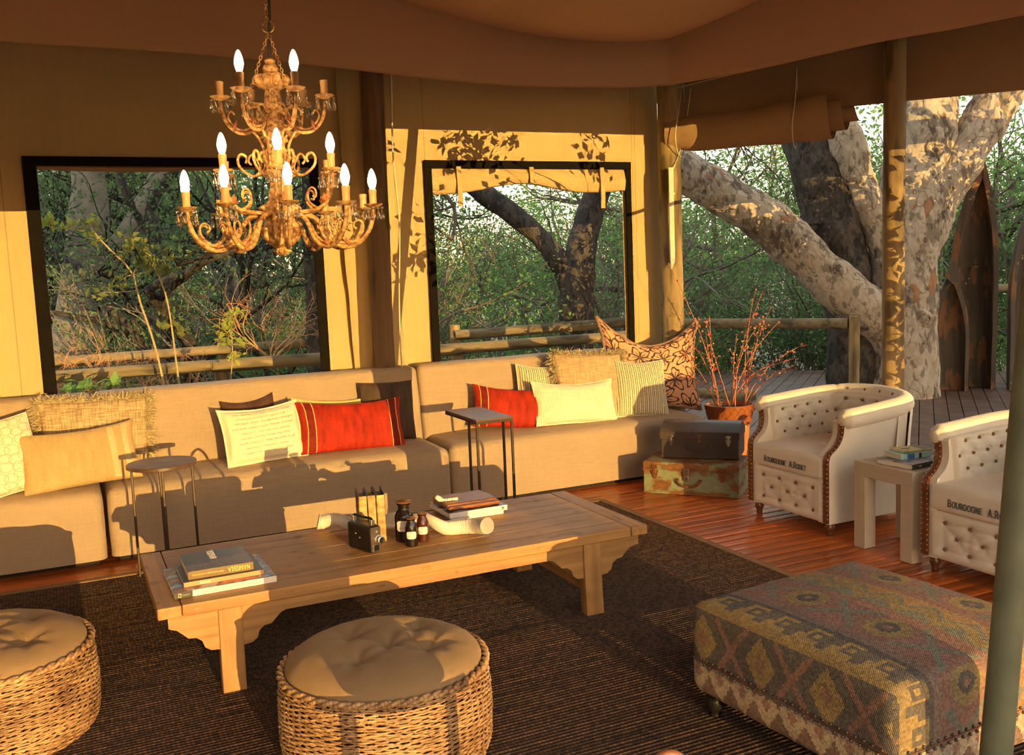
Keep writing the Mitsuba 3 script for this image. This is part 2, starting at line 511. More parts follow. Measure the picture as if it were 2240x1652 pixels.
# floor: boards along x, each a part
fl = struct('floor', cube(-3.2, 8.6, -3.0, 7.6, -0.12, -0.03), 'deck_gap', False)
PITCH_B = 0.096
row = -3.0
n_row = 0
while row < 7.5:
    xmax = min(8.4, 4.95 + (7.42 - row - PITCH_B) * 0.671 / 0.741 + 0.02) if row < 7.3 else 5.0
    cuts = [-3.2] + ([float(v) for v in (1.15 + 0.9 * rng.random(), 4.5 + 0.9 * rng.random())] if row > 1.5 else [])
    cuts = [c for c in cuts if c < xmax - 0.4] + [xmax]
    for a, b in zip(cuts[:-1], cuts[1:]):
        dz = rng.normal(0, 0.0007)
        x0, x1, y0, y1, z = a + 0.001, b - 0.001, row + 0.0022, row + PITCH_B - 0.0022, dz
        prof = [(y0, -0.03), (y0, z - 0.006), (y0 + 0.003, z - 0.0028), (y0 + 0.010, z - 0.0006), (y0 + 0.03, z), (y1 - 0.005, z), (y1, z - 0.003), (y1, -0.03)]
        V = np.array([[x, y, zz] for x in (x0, x1) for y, zz in prof])
        Q = np.array([[k, k + 1, k + 9, k + 8] for k in range(7)])
        obj('board', (V, Q[:, ::-1]), 'deck', fl, 40)
    row += PITCH_B

# deck outside, boards square to the right bay
dk = struct('outdoor_deck', moved(cube(-3.0, 7.5, 0.07, 6.6, -0.2, -0.05), frame_mat(RB0, RBD, RBN)), 'deck_gap', False)
t = -3.0
while t < 7.4:
    m = cube(t + 0.004, t + 0.141, 0.06, 6.6, -0.05, -0.002 + rng.normal(0, 0.001))
    obj('board', moved(m, frame_mat(RB0, RBD, RBN)), 'deck_outside', dk, False)
    t += 0.145

# ground
gx = np.linspace(-70, 90, 90)
gy = np.linspace(-60, 110, 90)
GX, GY = np.meshgrid(gx, gy, indexing='ij')


def ground_z(x, y):
    return -0.75 + 0.35 * (meshkit.fbm(np.stack([np.asarray(x) * 0.12, np.asarray(y) * 0.12, np.zeros_like(np.asarray(x, float))], -1), 3, 8) - 0.5)


struct('ground', sheet(np.stack([GX, GY, ground_z(GX, GY)], -1)), 'earth', True)


def wall_sheet(xs, zs, holes, depth, seed):
    """canvas in the x-z plane with rectangular openings, slightly slack"""
    X, Z = np.meshgrid(xs, zs, indexing='ij')
    P = np.stack([X, depth + 0.05 * (meshkit.fbm(np.stack([X * 1.3, Z * 0.5, 0 * X + seed], -1), 3, seed) - 0.5), Z], -1)
    m = sheet(P)
    c = m.triangles_center
    keep = np.ones(len(c), bool)
    for a, b, c0, c1 in holes:
        keep &= ~((c[:, 0] > a) & (c[:, 0] < b) & (c[:, 2] > c0) & (c[:, 2] < c1))
    m.update_faces(keep)
    m.remove_unreferenced_vertices()
    return m


def ticks(*stops, step=0.09):
    out = [stops[0]]
    for a, b in zip(stops[:-1], stops[1:]):
        out += list(np.linspace(a, b, max(2, int((b - a) / step) + 1))[1:])
    return np.array(out)


W1 = (-0.135, 1.862, 0.80, 2.60)   # outer edges of the black frames
W2 = (2.705, 4.615, 0.80, 2.60)
FR = 0.062
wb = struct('wall_back', wall_sheet(ticks(-3.0, W1[0] + FR, W1[1] - FR, W2[0] + FR, W2[1] - FR, 4.93),
                                    ticks(0.0, 0.8, 2.60 - FR, 4.88), [(W1[0] + FR, W1[1] - FR, 0.8, 2.60 - FR), (W2[0] + FR, W2[1] - FR, 0.8, 2.60 - FR)], WY, 3), 'canvas', True)
for nm, (a, b, c0, c1), fw_ in (('window_1', W1, 0.085), ('window_2', W2, 0.065)):
    w = numbered(nm)
    tag(w, kind='structure')
    for q in (rbox(fw_, 0.02, c1 - c0, 0.006, at=(a + fw_ / 2, WY - 0.035, (c0 + c1) / 2)), rbox(fw_ * 0.85, 0.02, c1 - c0, 0.006, at=(b - fw_ * 0.42, WY - 0.035, (c0 + c1) / 2)),
              rbox(b - a, 0.02, 0.062, 0.006, at=((a + b) / 2, WY - 0.038, c1 - 0.031)), rbox(b - a, 0.02, 0.06, 0.006, at=((a + b) / 2, WY - 0.038, c0 + 0.03))):
        obj('frame_strip', q, 'frame_black', w)
# rolled flap hanging in the top of each window
def flap(x0, x1, ztop, zfun, n=60):
    xs = np.linspace(x0, x1, n)
    s = np.linspace(0, 1, 14)
    zb = np.array([zfun(x) for x in xs])
    P = np.zeros((n, 14, 3))
    P[:, :, 0] = xs[:, None]
    P[:, :, 2] = ztop + (zb - ztop)[:, None] * s
    P[:, :, 1] = WY - 0.005 - 0.035 * np.sin(s * PI * 0.9)[None] * (1 + 0.3 * np.sin(xs * 9))[:, None] + 0.01 * np.sin(xs * 23 + 1)[:, None] * s
    back = P[:, ::-1].copy()
    back[:, :, 1] = WY + 0.02
    return sheet(np.concatenate([P, back], 1))


obj('flap', flap(W2[0] + 0.06, W2[1] - 0.05, 2.545, lambda x: 2.345 + 0.06 * math.exp(-((x - 3.64) / 0.42) ** 2) - 0.015 * math.sin(x * 5)), 'canvas', 'window_2', True)
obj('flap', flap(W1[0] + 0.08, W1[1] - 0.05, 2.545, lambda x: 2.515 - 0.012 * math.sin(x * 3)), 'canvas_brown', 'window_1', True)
for x, zb in ((2.99, 2.235), (3.64, 2.42), (4.31, 2.205)):
    obj('tie_strap', bent(rbox(0.042, 0.006, 2.55 - zb, 0.002, mid=(0, 0, 8), at=(x, WY - 0.06, (2.55 + zb) / 2)), lambda v: v + np.stack([0.015 * (2.55 - v[:, 2]), -0.012 * np.sin((2.55 - v[:, 2]) * 9), 0 * v[:, 0]], -1)), 'canvas', 'window_2', label='narrow canvas tie strap')

# canvas behind and beside the corner post, loose flap beside the middle post
ZS = ticks(0.0, 4.88)
def strip(x0, x1, y, z0, z1, seed, amp=0.02, n=10):
    X, Z = np.meshgrid(np.linspace(x0, x1, n), np.linspace(z0, z1, 50), indexing='ij')
    s = (X - x0) / (x1 - x0)
    wig = amp * (meshkit.fbm(np.stack([Z * 1.6, 0 * Z + seed, X * 0.4], -1), 3, seed) - 0.5)
    return sheet(np.stack([X + wig * (1 - s) * 1.5, y + 0.035 * np.sin(s * PI) + 2 * wig, Z], -1))


obj('loose_flap', strip(2.035, 2.2, 7.30, 0.7, 3.6, 4, 0.07), 'canvas', wb, True)
wr = struct('wall_right', moved(wall_sheet(ticks(-0.02, 0.13), ZS, [], 0.0, 9), frame_mat(RB0, RBD, RBN)), 'canvas', True)
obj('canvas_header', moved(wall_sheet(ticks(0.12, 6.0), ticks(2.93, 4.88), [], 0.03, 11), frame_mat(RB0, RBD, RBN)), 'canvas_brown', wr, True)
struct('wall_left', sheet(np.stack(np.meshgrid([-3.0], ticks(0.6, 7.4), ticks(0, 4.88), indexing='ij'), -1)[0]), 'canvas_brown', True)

# inner roof: hanging valance with a sagging hem, ceiling above it
HX = [-3.0, -0.19, 0.34, 0.90, 1.51, 2.07, 2.88, 3.66, 4.51, 4.76]
HZ = [3.27, 3.263, 3.257, 3.253, 3.224, 3.197, 3.141, 3.132, 3.165, 3.19]
HR = [(4.833, 6.941, 3.201), (5.138, 6.604, 3.218), (5.382, 6.335, 3.257), (5.617, 6.075, 3.298), (5.911, 5.751, 3.349), (6.275, 5.349, 3.375), (6.559, 5.035, 3.418), (7.6, 3.88, 3.45)]
hem = np.array([(x, 7.0, z) for x, z in zip(HX, HZ)] + HR)
CR = [(-3.0, 4.05), (0.5, 4.05), (1.6, 3.88), (2.475, 3.695), (2.904, 3.611), (3.474, 3.512), (4.044, 3.476), (4.769, 3.55)]
s = np.concatenate([[0], np.cumsum(np.linalg.norm(np.diff(hem, axis=0), axis=1))])
cz = np.concatenate([np.interp(HX, [a for a, b in CR], [b for a, b in CR]), np.interp([np.hypot(*(np.array(h[:2]) - (4.78, 7.0))) for h in HR], [0, 0.2, 0.75, 1.4, 4], [3.55, 3.6, 3.77, 4.0, 4.1])])
S = np.linspace(0, s[-1], 150)
hemS = np.stack([np.interp(S, s, hem[:, k]) for k in range(3)], -1)
from scipy.ndimage import gaussian_filter1d
hemS[:, 2] = gaussian_filter1d(hemS[:, 2], 2.5, mode='nearest')
czS = gaussian_filter1d(np.interp(S, s, cz), 3, mode='nearest')
V = np.linspace(0, 1, 16)
P = np.zeros((150, 16, 3))
fold = meshkit.fbm(np.stack([S * 2.2, 0 * S, 0 * S + 2], -1), 3, 6) - 0.5
corner = np.exp(-((S - s[9]) / 0.16) ** 2)
inw = np.array([-0.25, -1.0, 0]) / 1.03
for k, v in enumerate(V):
    P[:, k] = hemS
    P[:, k, 2] = hemS[:, 2] + (czS - hemS[:, 2]) * v
    P[:, k] += inw * (0.05 * np.sin(v * PI) + 0.05 * fold[:, None] * (1 - 0.5 * v) + 0.025 * np.sin(S[:, None] * 28) * corner[:, None])
hemline = P[:, :1].copy()
hemline[:, :, 2] += 0.03
hemline[:, :, 1] += 0.015
struct('ceiling', sheet(np.concatenate([hemline, P], 1)), 'liner', True)
# ceiling proper, from the crease up to the ridge, and down to the front
top = P[:, -1]
apex = np.array([2.6, 2.2, 4.7])
R_ = np.linspace(0, 1, 26)
G = np.zeros((150, 26, 3))
for k, r in enumerate(R_):
    G[:, k] = top + (apex - top) * r
    sag = 0.35 * np.sin(r * PI) * np.clip((4.05 - czS) / 0.55, 0, 1) + 0.10 * math.sin(r * PI)
    G[:, k, 2] -= sag
obj('ceiling_panel', sheet(G), 'liner', 'ceiling', True)
front = np.array([[-3.0, 7.0, 4.05], [-3.0, 3.0, 4.05], [-3.0, 0.6, 4.0], [2.0, 0.55, 4.0], [7.6, 0.6, 4.0], [7.6, 2, 4.05], [7.6, 3.88, 4.1]])
obj('ceiling_panel', trimesh.Trimesh(np.vstack([front, apex]), [[k, k + 1, 7] for k in range(6)], process=False), 'liner', 'ceiling', False)
# front valance of the open side (behind the viewer) and its half lowered roller blind
obj('front_valance', sheet(np.stack(np.meshgrid(np.linspace(-3, 8.4, 60), [0.6], np.linspace(3.18, 4.88, 6), indexing='ij'), -1)[:, 0]), 'liner', 'ceiling', True)
obj('outer_roof', join(cube(-3.6, 9.4, 0.45, 7.9, 4.88, 4.93), moved(cube(-3, 6.5, 0.25, 0.85, 3.28, 3.32), frame_mat(RB0, RBD, RBN)), moved(cube(1.6, 7.5, 0.8, 0.9, 3.28, 3.52), frame_mat(RB0, RBD, RBN))), 'outer_roof', 'ceiling', False)


def pole(a, b, r, seed, sides=14, n=14, taper=0.0):
    u = np.linspace(0, 1, n)[:, None]
    p = np.array(a) * (1 - u) + np.array(b) * u
    p[:, :2] += 0.25 * r * (meshkit.fbm(np.stack([u[:, 0] * 4, 0 * u[:, 0] + seed, 0 * u[:, 0]], -1), 3, seed) - 0.5)[:, None]
    rad = r * (1 + 0.16 * (meshkit.fbm(np.stack([u[:, 0] * 6, 0 * u[:, 0], 0 * u[:, 0] + seed], -1), 3, seed + 1) - 0.5)) * (1 - taper * u[:, 0])
    return tube(p, rad, sides, wob=lambda uu, th: 1 + 0.03 * np.sin(3 * th + seed + 5 * uu))


def post(name, a, b, r, m, seed, label):
    obj(name, pole(a, b, r, seed), m, None, 40, label=label, cat='post')


post('tent_post', (2.235, 7.20, 0), (2.29, 7.20, 3.9), 0.083, 'post_dark', 1, 'dark stained tent post between the two framed windows')
post('tent_post', (4.90, 7.16, 0), (4.90, 7.16, 3.9), 0.095, 'post_wood', 2, 'round tent post in the corner behind the floral cushion')
post('tent_post', (6.117, 5.82, 0), (6.117, 5.82, 3.9), 0.085, 'post_wood', 3, 'round yellowish tent post behind the armchair in front of the big tree')
post('tent_post', (2.335, 1.855, 0.0), (2.83, 1.98, 3.3), 0.043, 'post_green', 4, 'slim green grey pole in the right foreground before the kilim ottoman')

# rolled-up blind in the right bay
M = frame_mat(RB0, RBD, RBN)
th = np.linspace(0, 5.2 * PI, 110)
L0, L1, nL = 0.06, 1.36, 44
u = np.linspace(0, 1, nL)
P = np.zeros((nL, len(th), 3))
for k, uu in enumerate(u):
    x = L0 + (L1 - L0) * uu
    tight = 0.82 + 0.30 * uu
    r = (0.172 - 0.0085 * th) * tight * (1 + 0.03 * math.sin(3 * uu * PI)) + 0.004 * np.sin(th * 2 + 7 * uu)
    xe = x - 0.0 + (0.052 * th / PI * max(0, (uu - 0.8) / 0.2))
    tie = 1 - 0.10 * (math.exp(-((x - 0.17) / 0.05) ** 2) + math.exp(-((x - 1.12) / 0.05) ** 2))
    P[k, :, 0] = xe
    P[k, :, 1] = -0.14 + r * tie * np.cos(th + 0.4 * PI) * 1.0
    P[k, :, 2] = 2.80 + 0.035 * uu + r * tie * np.sin(th + 0.4 * PI) * 1.05 - 0.02 * math.sin(uu * PI)
bl = thing('roller_blind', 'brown canvas blind rolled up under the roof between corner post and right post', 'blind')
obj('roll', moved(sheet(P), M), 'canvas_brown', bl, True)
for x in (0.17, 1.12):
    lo = [(x, -0.02, 3.28), (x + 0.01, -0.30, 2.9), (x, -0.33, 2.78), (x, -0.22, 2.63), (x, -0.08, 2.63), (x, 0.02, 2.8), (x, 0.0, 3.28)]
    obj('rope', moved(tube(spline(lo, 30), 0.004, 5), M), 'rope', bl, True)
obj('rope', moved(tube(spline([(0.13, -0.12, 3.20), (0.7, -0.14, 3.27), (1.15, -0.12, 3.33)], 16), 0.004, 5), M), 'rope', bl, True)
obj('rope', tube(spline([(5.06, 7.06, 3.19), (4.86, 7.03, 2.54), (4.83, 7.02, 2.5)], 14), 0.004, 5), 'rope', bl, True)
obj('cord_bundle', join([tube(spline([(4.795 + 0.012 * k, 7.02, 2.52), (4.79 + 0.012 * k, 7.015, 2.1), (4.80 + 0.01 * k, 7.02, 1.66 + 0.02 * k)], 14), 0.0075, 6) for k in range(4)] + [rbox(0.055, 0.03, 0.02, 0.006, at=(4.813, 7.018, 2.3))]), 'rope', bl, True, label='cream hank of cord')
hk = obj('electric_cable', tube(spline([(2.41, 7.14, 3.25), (2.40, 7.15, 2.9), (2.395, 7.15, 2.5), (2.41, 7.14, 2.2), (2.385, 7.15, 1.6), (2.375, 7.15, 0.9)], 40), 0.006, 6), 'rope', None, True, label='thin pale cable hanging down beside the dark middle post', cat='cable')

# ---------------------------------------------------------------- rug
RUGX, RUGY = np.linspace(-2.6, 3.46, 44), np.arange(0.21, 6.045, 0.0225 / 8)
RX, RY = np.meshgrid(RUGX, RUGY, indexing='ij')
RZ = 0.006 + 0.0075 * np.abs(np.sin(RY / 0.0225 * PI)) ** 0.8 + 0.016 * np.clip(meshkit.fbm(np.stack([RX * 1.1, RY * 4.5, np.full(RX.shape, 2.0)], -1), 2, 3) - 0.62, 0, 1)
RZ += 0.004 * (meshkit.fbm(np.stack([RX * 5, RY / 0.0225, np.full(RX.shape, 5.0)], -1), 2, 9) - 0.5)
rg = obj('rug', sheet(np.stack([RX, RY, RZ], -1)), 'rug', None, True, label='large dark brown woven rug under the coffee table and wicker poufs', cat='rug')
obj('binding', join(rbox(0.05, 5.9, 0.020, 0.006, at=(3.485, 3.13, 0.010)), rbox(6.1, 0.05, 0.020, 0.006, at=(0.45, 6.07, 0.010))), 'rug_binding', rg, label='lighter brown bound edge')
obj('edging', cube(3.508, 3.528, 0.18, 6.09, 0, 0.010), 'rug_edge', rg, False)

# ---------------------------------------------------------------- sofa
def soft(m, amp, s, seed):
    v = np.array(m.vertices)
    n = m.vertex_normals
    m.vertices = v + n * (amp * (meshkit.fbm(v * s + seed, 3, seed) - 0.5))[:, None]
    return m


def sofa_module(x0, x1, label, dy=0.0, end=False):
    s_ = thing('sofa_module', label, 'sofa', 'modules of the long sofa')
    g = 0.012
    w = x1 - x0 - 2 * g
    seat = rbox(w, 1.0 - 0.1, 0.43, 0.06, 5, (14, 10, 6), flat=True)
    v = np.array(seat.vertices)
    crown = np.clip(v[:, 2] / 0.215, 0, 1)
    v[:, 2] += 0.022 * crown * (1 - (v[:, 0] / (w / 2)) ** 4) * (1 - (v[:, 1] / 0.45) ** 4)
    seat.vertices = v
    seat = soft(seat, 0.012, 3.0, 7)
    seat.apply_translation([(x0 + x1) / 2, 6.42 + dy + 0.45, 0.035 + 0.215])
    obj('seat', seat, 'sofa_cloth', s_, True)
    b = rbox(w, 0.22, 0.60, 0.045, 4, (14, 2, 8))
    v = np.array(b.vertices)
    v[:, 1] += 0.10 * (v[:, 2] + 0.3) / 0.6
    b.vertices = v
    b = soft(b, 0.012, 2.5, 3)
    b.apply_translation([(x0 + x1) / 2, 7.065 + dy, 0.405 + 0.30])
    obj('backrest', b, 'sofa_cloth', s_, True)
    obj('plinth', cube(x0 + 0.06, x1 - 0.06, 6.48 + dy, 7.2 + dy, 0.0, 0.06), 'deck_gap', s_, False)
    return s_


sofa_module(-1.9, 0.165, 'left sofa module of brown weave carrying the circle print cushion', -0.02)
sofa_module(0.165, 2.48, 'middle sofa module of brown weave carrying the script print cushion', 0.0)
sofa_module(2.48, 4.76, 'right sofa module of brown weave carrying the floral cushion', 0.06)

# ---------------------------------------------------------------- cushions
def pillow(w, h, t, sag=0.0, pinch=0.05, flange=0.0, seed=0, n=34, ears=0.0, puff=0.42):
    u = np.sin(np.linspace(-PI / 2, PI / 2, n)) * 0.6 + np.linspace(-1, 1, n) * 0.4
    U, Vv = np.meshgrid(u, u, indexing='ij')
    X = w / 2 * U * (1 - pinch * (1 - Vv ** 2) * U ** 2)
    Y = h / 2 * Vv * (1 - pinch * (1 - U ** 2) * Vv ** 2)
    Y = Y - sag * (1 - U ** 2) ** 1.0 * np.clip((Vv + 1) / 2, 0, 1) ** 1.6
    if ears:
        X = X * (1 + ears * np.clip(Vv, 0, 1) ** 3 * np.abs(U) ** 2)
    fu, fv = np.clip(np.abs(U) / (1 - flange * 2 / w), 0, 1), np.clip(np.abs(Vv) / (1 - flange * 2 / h), 0, 1)
    Z = t / 2 * ((1 - fu ** 2.2) * (1 - fv ** 2.2)) ** puff
    wr = meshkit.fbm(np.stack([X * 9, Y * 9, 0 * X + seed], -1), 3, seed) - 0.5
    edge = np.clip(1.5 * (np.abs(U) ** 4 + np.abs(Vv) ** 4), 0, 1)
    Zf = Z + wr * 0.022 * (Z > 1e-6) * (0.5 + edge) * np.clip(Z / (0.15 * t), 0, 1) + 0.006 * flange / 0.03 * np.sin(25 * X + 20 * Y + seed) * (Z < 1e-6)
    front = np.stack([X, Y, Zf], -1)
    back = np.stack([X, Y, -Z * 0.8 + (Zf * (Z < 1e-6) - 0.002)], -1)
    mf, mb = sheet(front), sheet(back)
    mb.invert()
    m = trimesh.Trimesh(np.vstack([mf.vertices, mb.vertices]), np.vstack([mf.faces, mb.faces + len(mf.vertices)]), process=False)
    if m.faces.size and mf.face_normals[:, 2].mean() < 0:
        m.invert()
    uv = np.vstack([np.stack([U.ravel() * w / 2, Vv.ravel() * h / 2], -1)] * 2)
    rim = np.vstack([front[:-1, 0], front[-1, :-1], front[:0:-1, -1], front[0, :0:-1]])
    from scipy.interpolate import RegularGridInterpolator
    g = [RegularGridInterpolator((u, u), front[..., k], bounds_error=False, fill_value=None) for k in range(3)]

    def at(x, y, off=0.0):
        q = np.stack([np.clip(np.asarray(x) / (w / 2), -1, 1), np.clip(np.asarray(y) / (h / 2), -1, 1)], -1)
        p = np.stack([gg(q) for gg in g], -1)
        p[..., 2] += off
        return p
    return m, uv, rim, at


SEATZ = 0.478


def cushion_frame(x, y, yaw, lean, roll, h, z=SEATZ):
    e = np.array([math.cos(math.radians(yaw)), math.sin(math.radians(yaw)), 0])
    o = np.array([e[1], -e[0], 0])
    a, r = math.radians(lean), math.radians(roll)
    up = np.array([0, 0, 1]) * math.cos(a) - o * math.sin(a)
    ex, ey = e * math.cos(r) + up * math.sin(r), -e * math.sin(r) + up * math.cos(r)
    return frame_mat(np.array([x, y, z]) + up * (h / 2), ex, ey)


def cushion(label, m, x, y, w, h, t, yaw=0, lean=15, roll=0, z=SEATZ, cat='cushion', cover=True, **kw):
    c = thing('cushion', label, cat, 'cushions along the sofa')
    me, uv, rim, at = pillow(w, h, t, **kw)
    M = cushion_frame(x, y, yaw, lean, roll, h, z)
    obj('cover', moved(me, M), m, c, True, uv=uv)
    return c, M, rim, at


def stroke(at, pts, r, off=0.001, sides=6):
    p = at(np.array([a for a, b in pts]), np.array([b for a, b in pts]), off)
    return tube(p, r, sides)


def fringe(rim, M, n, seed, ln=0.052):
    g = np.random.default_rng(seed)
    c = rim.mean(0)
    idx = g.integers(0, len(rim), n)
    fr = g.random(n)[:, None]
    p = rim[idx] * (1 - fr) + rim[(idx + 1) % len(rim)] * fr
    keep = p[:, 1] > -np.abs(rim[:, 1]).max() * 0.93
    p = p[keep]
    n = len(p)
    hw = np.abs(rim).max(0)
    out = np.stack([np.sign(p[:, 0]) * (np.abs(p[:, 0]) / hw[0]) ** 8, np.sign(p[:, 1]) * (np.abs(p[:, 1]) / hw[1]) ** 6, 0 * p[:, 0]], -1)
    out /= np.linalg.norm(out, axis=1, keepdims=True) + 1e-6
    d = out + g.normal(0, 0.5, (n, 3)) + np.array([0, -0.1, 0.35])
    d /= np.linalg.norm(d, axis=1, keepdims=True)
    sd = np.cross(d, g.normal(0, 1, (n, 3)))
    sd /= np.linalg.norm(sd, axis=1, keepdims=True)
    L = ln * (0.5 + 0.6 * g.random((n, 1)))
    bend = g.normal(0, 0.35, (n, 3)) * L
    w = 0.0026
    rows = [p, p + d * L * 0.5 + bend * 0.2, p + d * L + bend - np.array([0, 0.15, 0]) * L]
    V = np.stack([q + s * sd * w for q in rows for s in (-1, 1)], 1).reshape(-1, 3)
    b = np.arange(n)[:, None] * 6
    Fc = np.vstack([b + np.array(t) for t in ([0, 1, 3], [0, 3, 2], [2, 3, 5], [2, 5, 4])])
    return moved(trimesh.Trimesh(V, Fc, process=False), M)


def rings_fn(p, n, uv):
    x, y = uv.x / 0.062, uv.y / 0.055
    k = mi.Float(0)
    for a in (-1, 0, 1):
        for b in (-1, 0, 1):
            cx, cy = dr.floor(x) + a, dr.floor(y) + b
            d = dr.sqrt(dr.square((cx + 0.3 + 0.4 * crand(cx, cy, 1) - x)) + dr.square((cy + 0.3 + 0.4 * crand(cx, cy, 2) - y) * 1.15))
            k = dr.maximum(k, sstep(0.045, 0.02, dr.abs(d - (0.5 + 0.25 * crand(cx, cy, 3)))))
    return mix((0.66, 0.58, 0.42), (0.36, 0.25, 0.12), k * 0.8)


def hessian_fn(a, b):
    def f(p, n, uv):
        t = 0.5 * noise(uv.x * 330, uv.y * 22, 1.0) + 0.5 * noise(uv.x * 22, uv.y * 330, 5.0)
        return mix(a, b, sstep(0.25, 0.75, t))
    return f


def stripe_fn(p, n, uv):
    s = uv.x / 0.036 + 100
    f = s - dr.floor(s)
    c = mi.Color3f(0.62, 0.50, 0.30)
    c = dr.select((f > 0.10) & (f < 0.26), mi.Color3f(0.09, 0.075, 0.07), c)
    c = dr.select((f > 0.40) & (f < 0.50), mi.Color3f(0.40, 0.27, 0.11), c)
    c = dr.select((f > 0.58) & (f < 0.74), mi.Color3f(0.12, 0.10, 0.085), c)
    return c * (0.9 + 0.2 * noise(uv.x * 400, uv.y * 90, 0.0))


def flower_fn(p, n, uv):
    cell = 0.235
    k = mi.Float(0)
    x, y = uv.x / cell + 20, uv.y / cell + 20
    for a in (-1, 0, 1):
        for b in (-1, 0, 1):
            cx, cy = dr.floor(x) + a, dr.floor(y) + b
            off = 0.5 * (cy - 2 * dr.floor(cy / 2))
            dx, dy = x - (cx + 0.3 + 0.25 * crand(cx, cy, 1) + off * 0.8), y - (cy + 0.35 + 0.3 * crand(cx, cy, 2))
            r = dr.sqrt(dx * dx + dy * dy) + 1e-6
            an = dr.atan2(dy, dx) + 6.28 * crand(cx, cy, 4)
            m = 5.0
            ph = an * m / (2 * PI)
            q = ph - dr.floor(ph) - 0.5
            R = 0.52 * (1 + 0.18 * dr.sin(7 * an)) * dr.sqrt(dr.maximum(1 - dr.square(q / 0.47), 0))
            line = sstep(0.052, 0.03, dr.abs(r - R)) * (r > 0.10)
            side = sstep(0.030, 0.016, r * dr.abs(dr.abs(q) - 0.42) * 1.25) * (r < 0.36) * (r > 0.05)
            vein = sstep(0.022, 0.010, r * dr.abs(q) * 1.2) * (r < 0.33) * (r > 0.04)
            hub = sstep(0.07, 0.05, r)
            k = dr.maximum(k, dr.maximum(dr.maximum(line, side), dr.maximum(vein, hub * 0.8)))
    return mix((0.56, 0.27, 0.145), (0.035, 0.012, 0.012), dr.clip(k, 0, 1))


def velvet_fn(c, amp=0.35):
    def f(p, n, uv):
        return mi.Color3f(*c) * (1 - amp / 2 + amp * fbm(uv.x * 30, uv.y * 9, 3.0, 3)) * (0.92 + 0.16 * noise(uv.x * 220, uv.y * 220, 1.0))
    return f


mat('cush_rings', rings_fn, 0.8)
mat('cush_hessian', hessian_fn((0.25, 0.16, 0.085), (0.50, 0.36, 0.20)), 0.9)
mat('cush_hessian_fine', hessian_fn((0.30, 0.20, 0.105), (0.47, 0.33, 0.18)), 0.9)
mat('cush_suede', velvet_fn((0.40, 0.27, 0.12), 0.3), 0.9, sheen=0.4)
mat('cush_fur', velvet_fn((0.065, 0.024, 0.010), 1.0), 0.75, sheen=0.7)
mat('cush_dark', velvet_fn((0.050, 0.026, 0.014), 0.9), 0.8, sheen=0.6)
mat('cush_cream', flat_noise((0.68, 0.58, 0.42), 0.06, 30), 0.8)
mat('cush_linen', hessian_fn((0.56, 0.48, 0.34), (0.70, 0.62, 0.46)), 0.85)
mat('cush_mustard', flat_noise((0.50, 0.35, 0.115), 0.1, 14), 0.75)
mat('cush_red', velvet_fn((0.30, 0.018, 0.006), 0.8), 0.75, sheen=0.25, sheen_tint=1.0, specular=0.2)
mat('cush_red_band', velvet_fn((0.16, 0.011, 0.006), 0.5), 0.75, sheen=0.2, sheen_tint=1.0, specular=0.2)
mat('cush_stripe', stripe_fn, 0.8)
mat('cush_flower', flower_fn, 0.75)
mat('gold_cord', flat_noise((0.62, 0.40, 0.13), 0.3, 120), 0.5)
mat('fringe', flat_noise((0.40, 0.32, 0.18), 0.95, 150), 0.9)
mat('braid', lambda p, n, uv: mix((0.30, 0.19, 0.09), (0.70, 0.56, 0.32), sstep(-0.2, 0.3, dr.sin(uv.x * 900) * dr.sin(uv.y * 700))), 0.7)
mat('fur_trim', flat_noise((0.26, 0.15, 0.095), 0.5, 90), 0.95)
mat('ink_brown', (0.20, 0.145, 0.09), 0.85)

# far left group
c, M, rim, at = cushion('cream cushion printed with overlapping brown circles at the left end of the sofa', 'cush_rings', -0.40, 6.52, 0.50, 0.47, 0.15, 14, 19, 9, seed=1)
obj('piping', moved(tube(rim, 0.005, 6, closed=True), M), 'cush_cream', c, True)
c, M, rim, at = cushion('large tan woven cushion with a frayed fringe at the left end of the sofa', 'cush_hessian', 0.155, 6.86, 0.66, 0.50, 0.17, 0, 12, -1.5, seed=2, pinch=0.03)
obj('fringe', fringe(rim, M, 2600, 3), 'fringe', c, False, kind='stuff')
c, M, rim, at = cushion('long tan suede cushion with two braided bands lying before the fringed cushion', 'cush_suede', 0.06, 6.56, 0.70, 0.385, 0.15, 9.8, 20, 1.5, seed=3, pinch=0.05, sag=0.02)
for x in (0.195, 0.285):
    ys = np.linspace(-0.175, 0.175, 26)
    P = np.stack([at(np.full(26, x + dx), ys, 0.0025 if abs(dx) < 0.019 else 0.0005) for dx in (-0.02, -0.018, 0, 0.018, 0.02)], 1)
    U = np.stack(np.meshgrid(np.linspace(0, 0.35, 26), np.linspace(0, 0.04, 5), indexing='ij'), -1).reshape(-1, 2)
    obj('braid_band', moved(sheet(P), M), 'braid', c, True, uv=U, label='pale braided band')
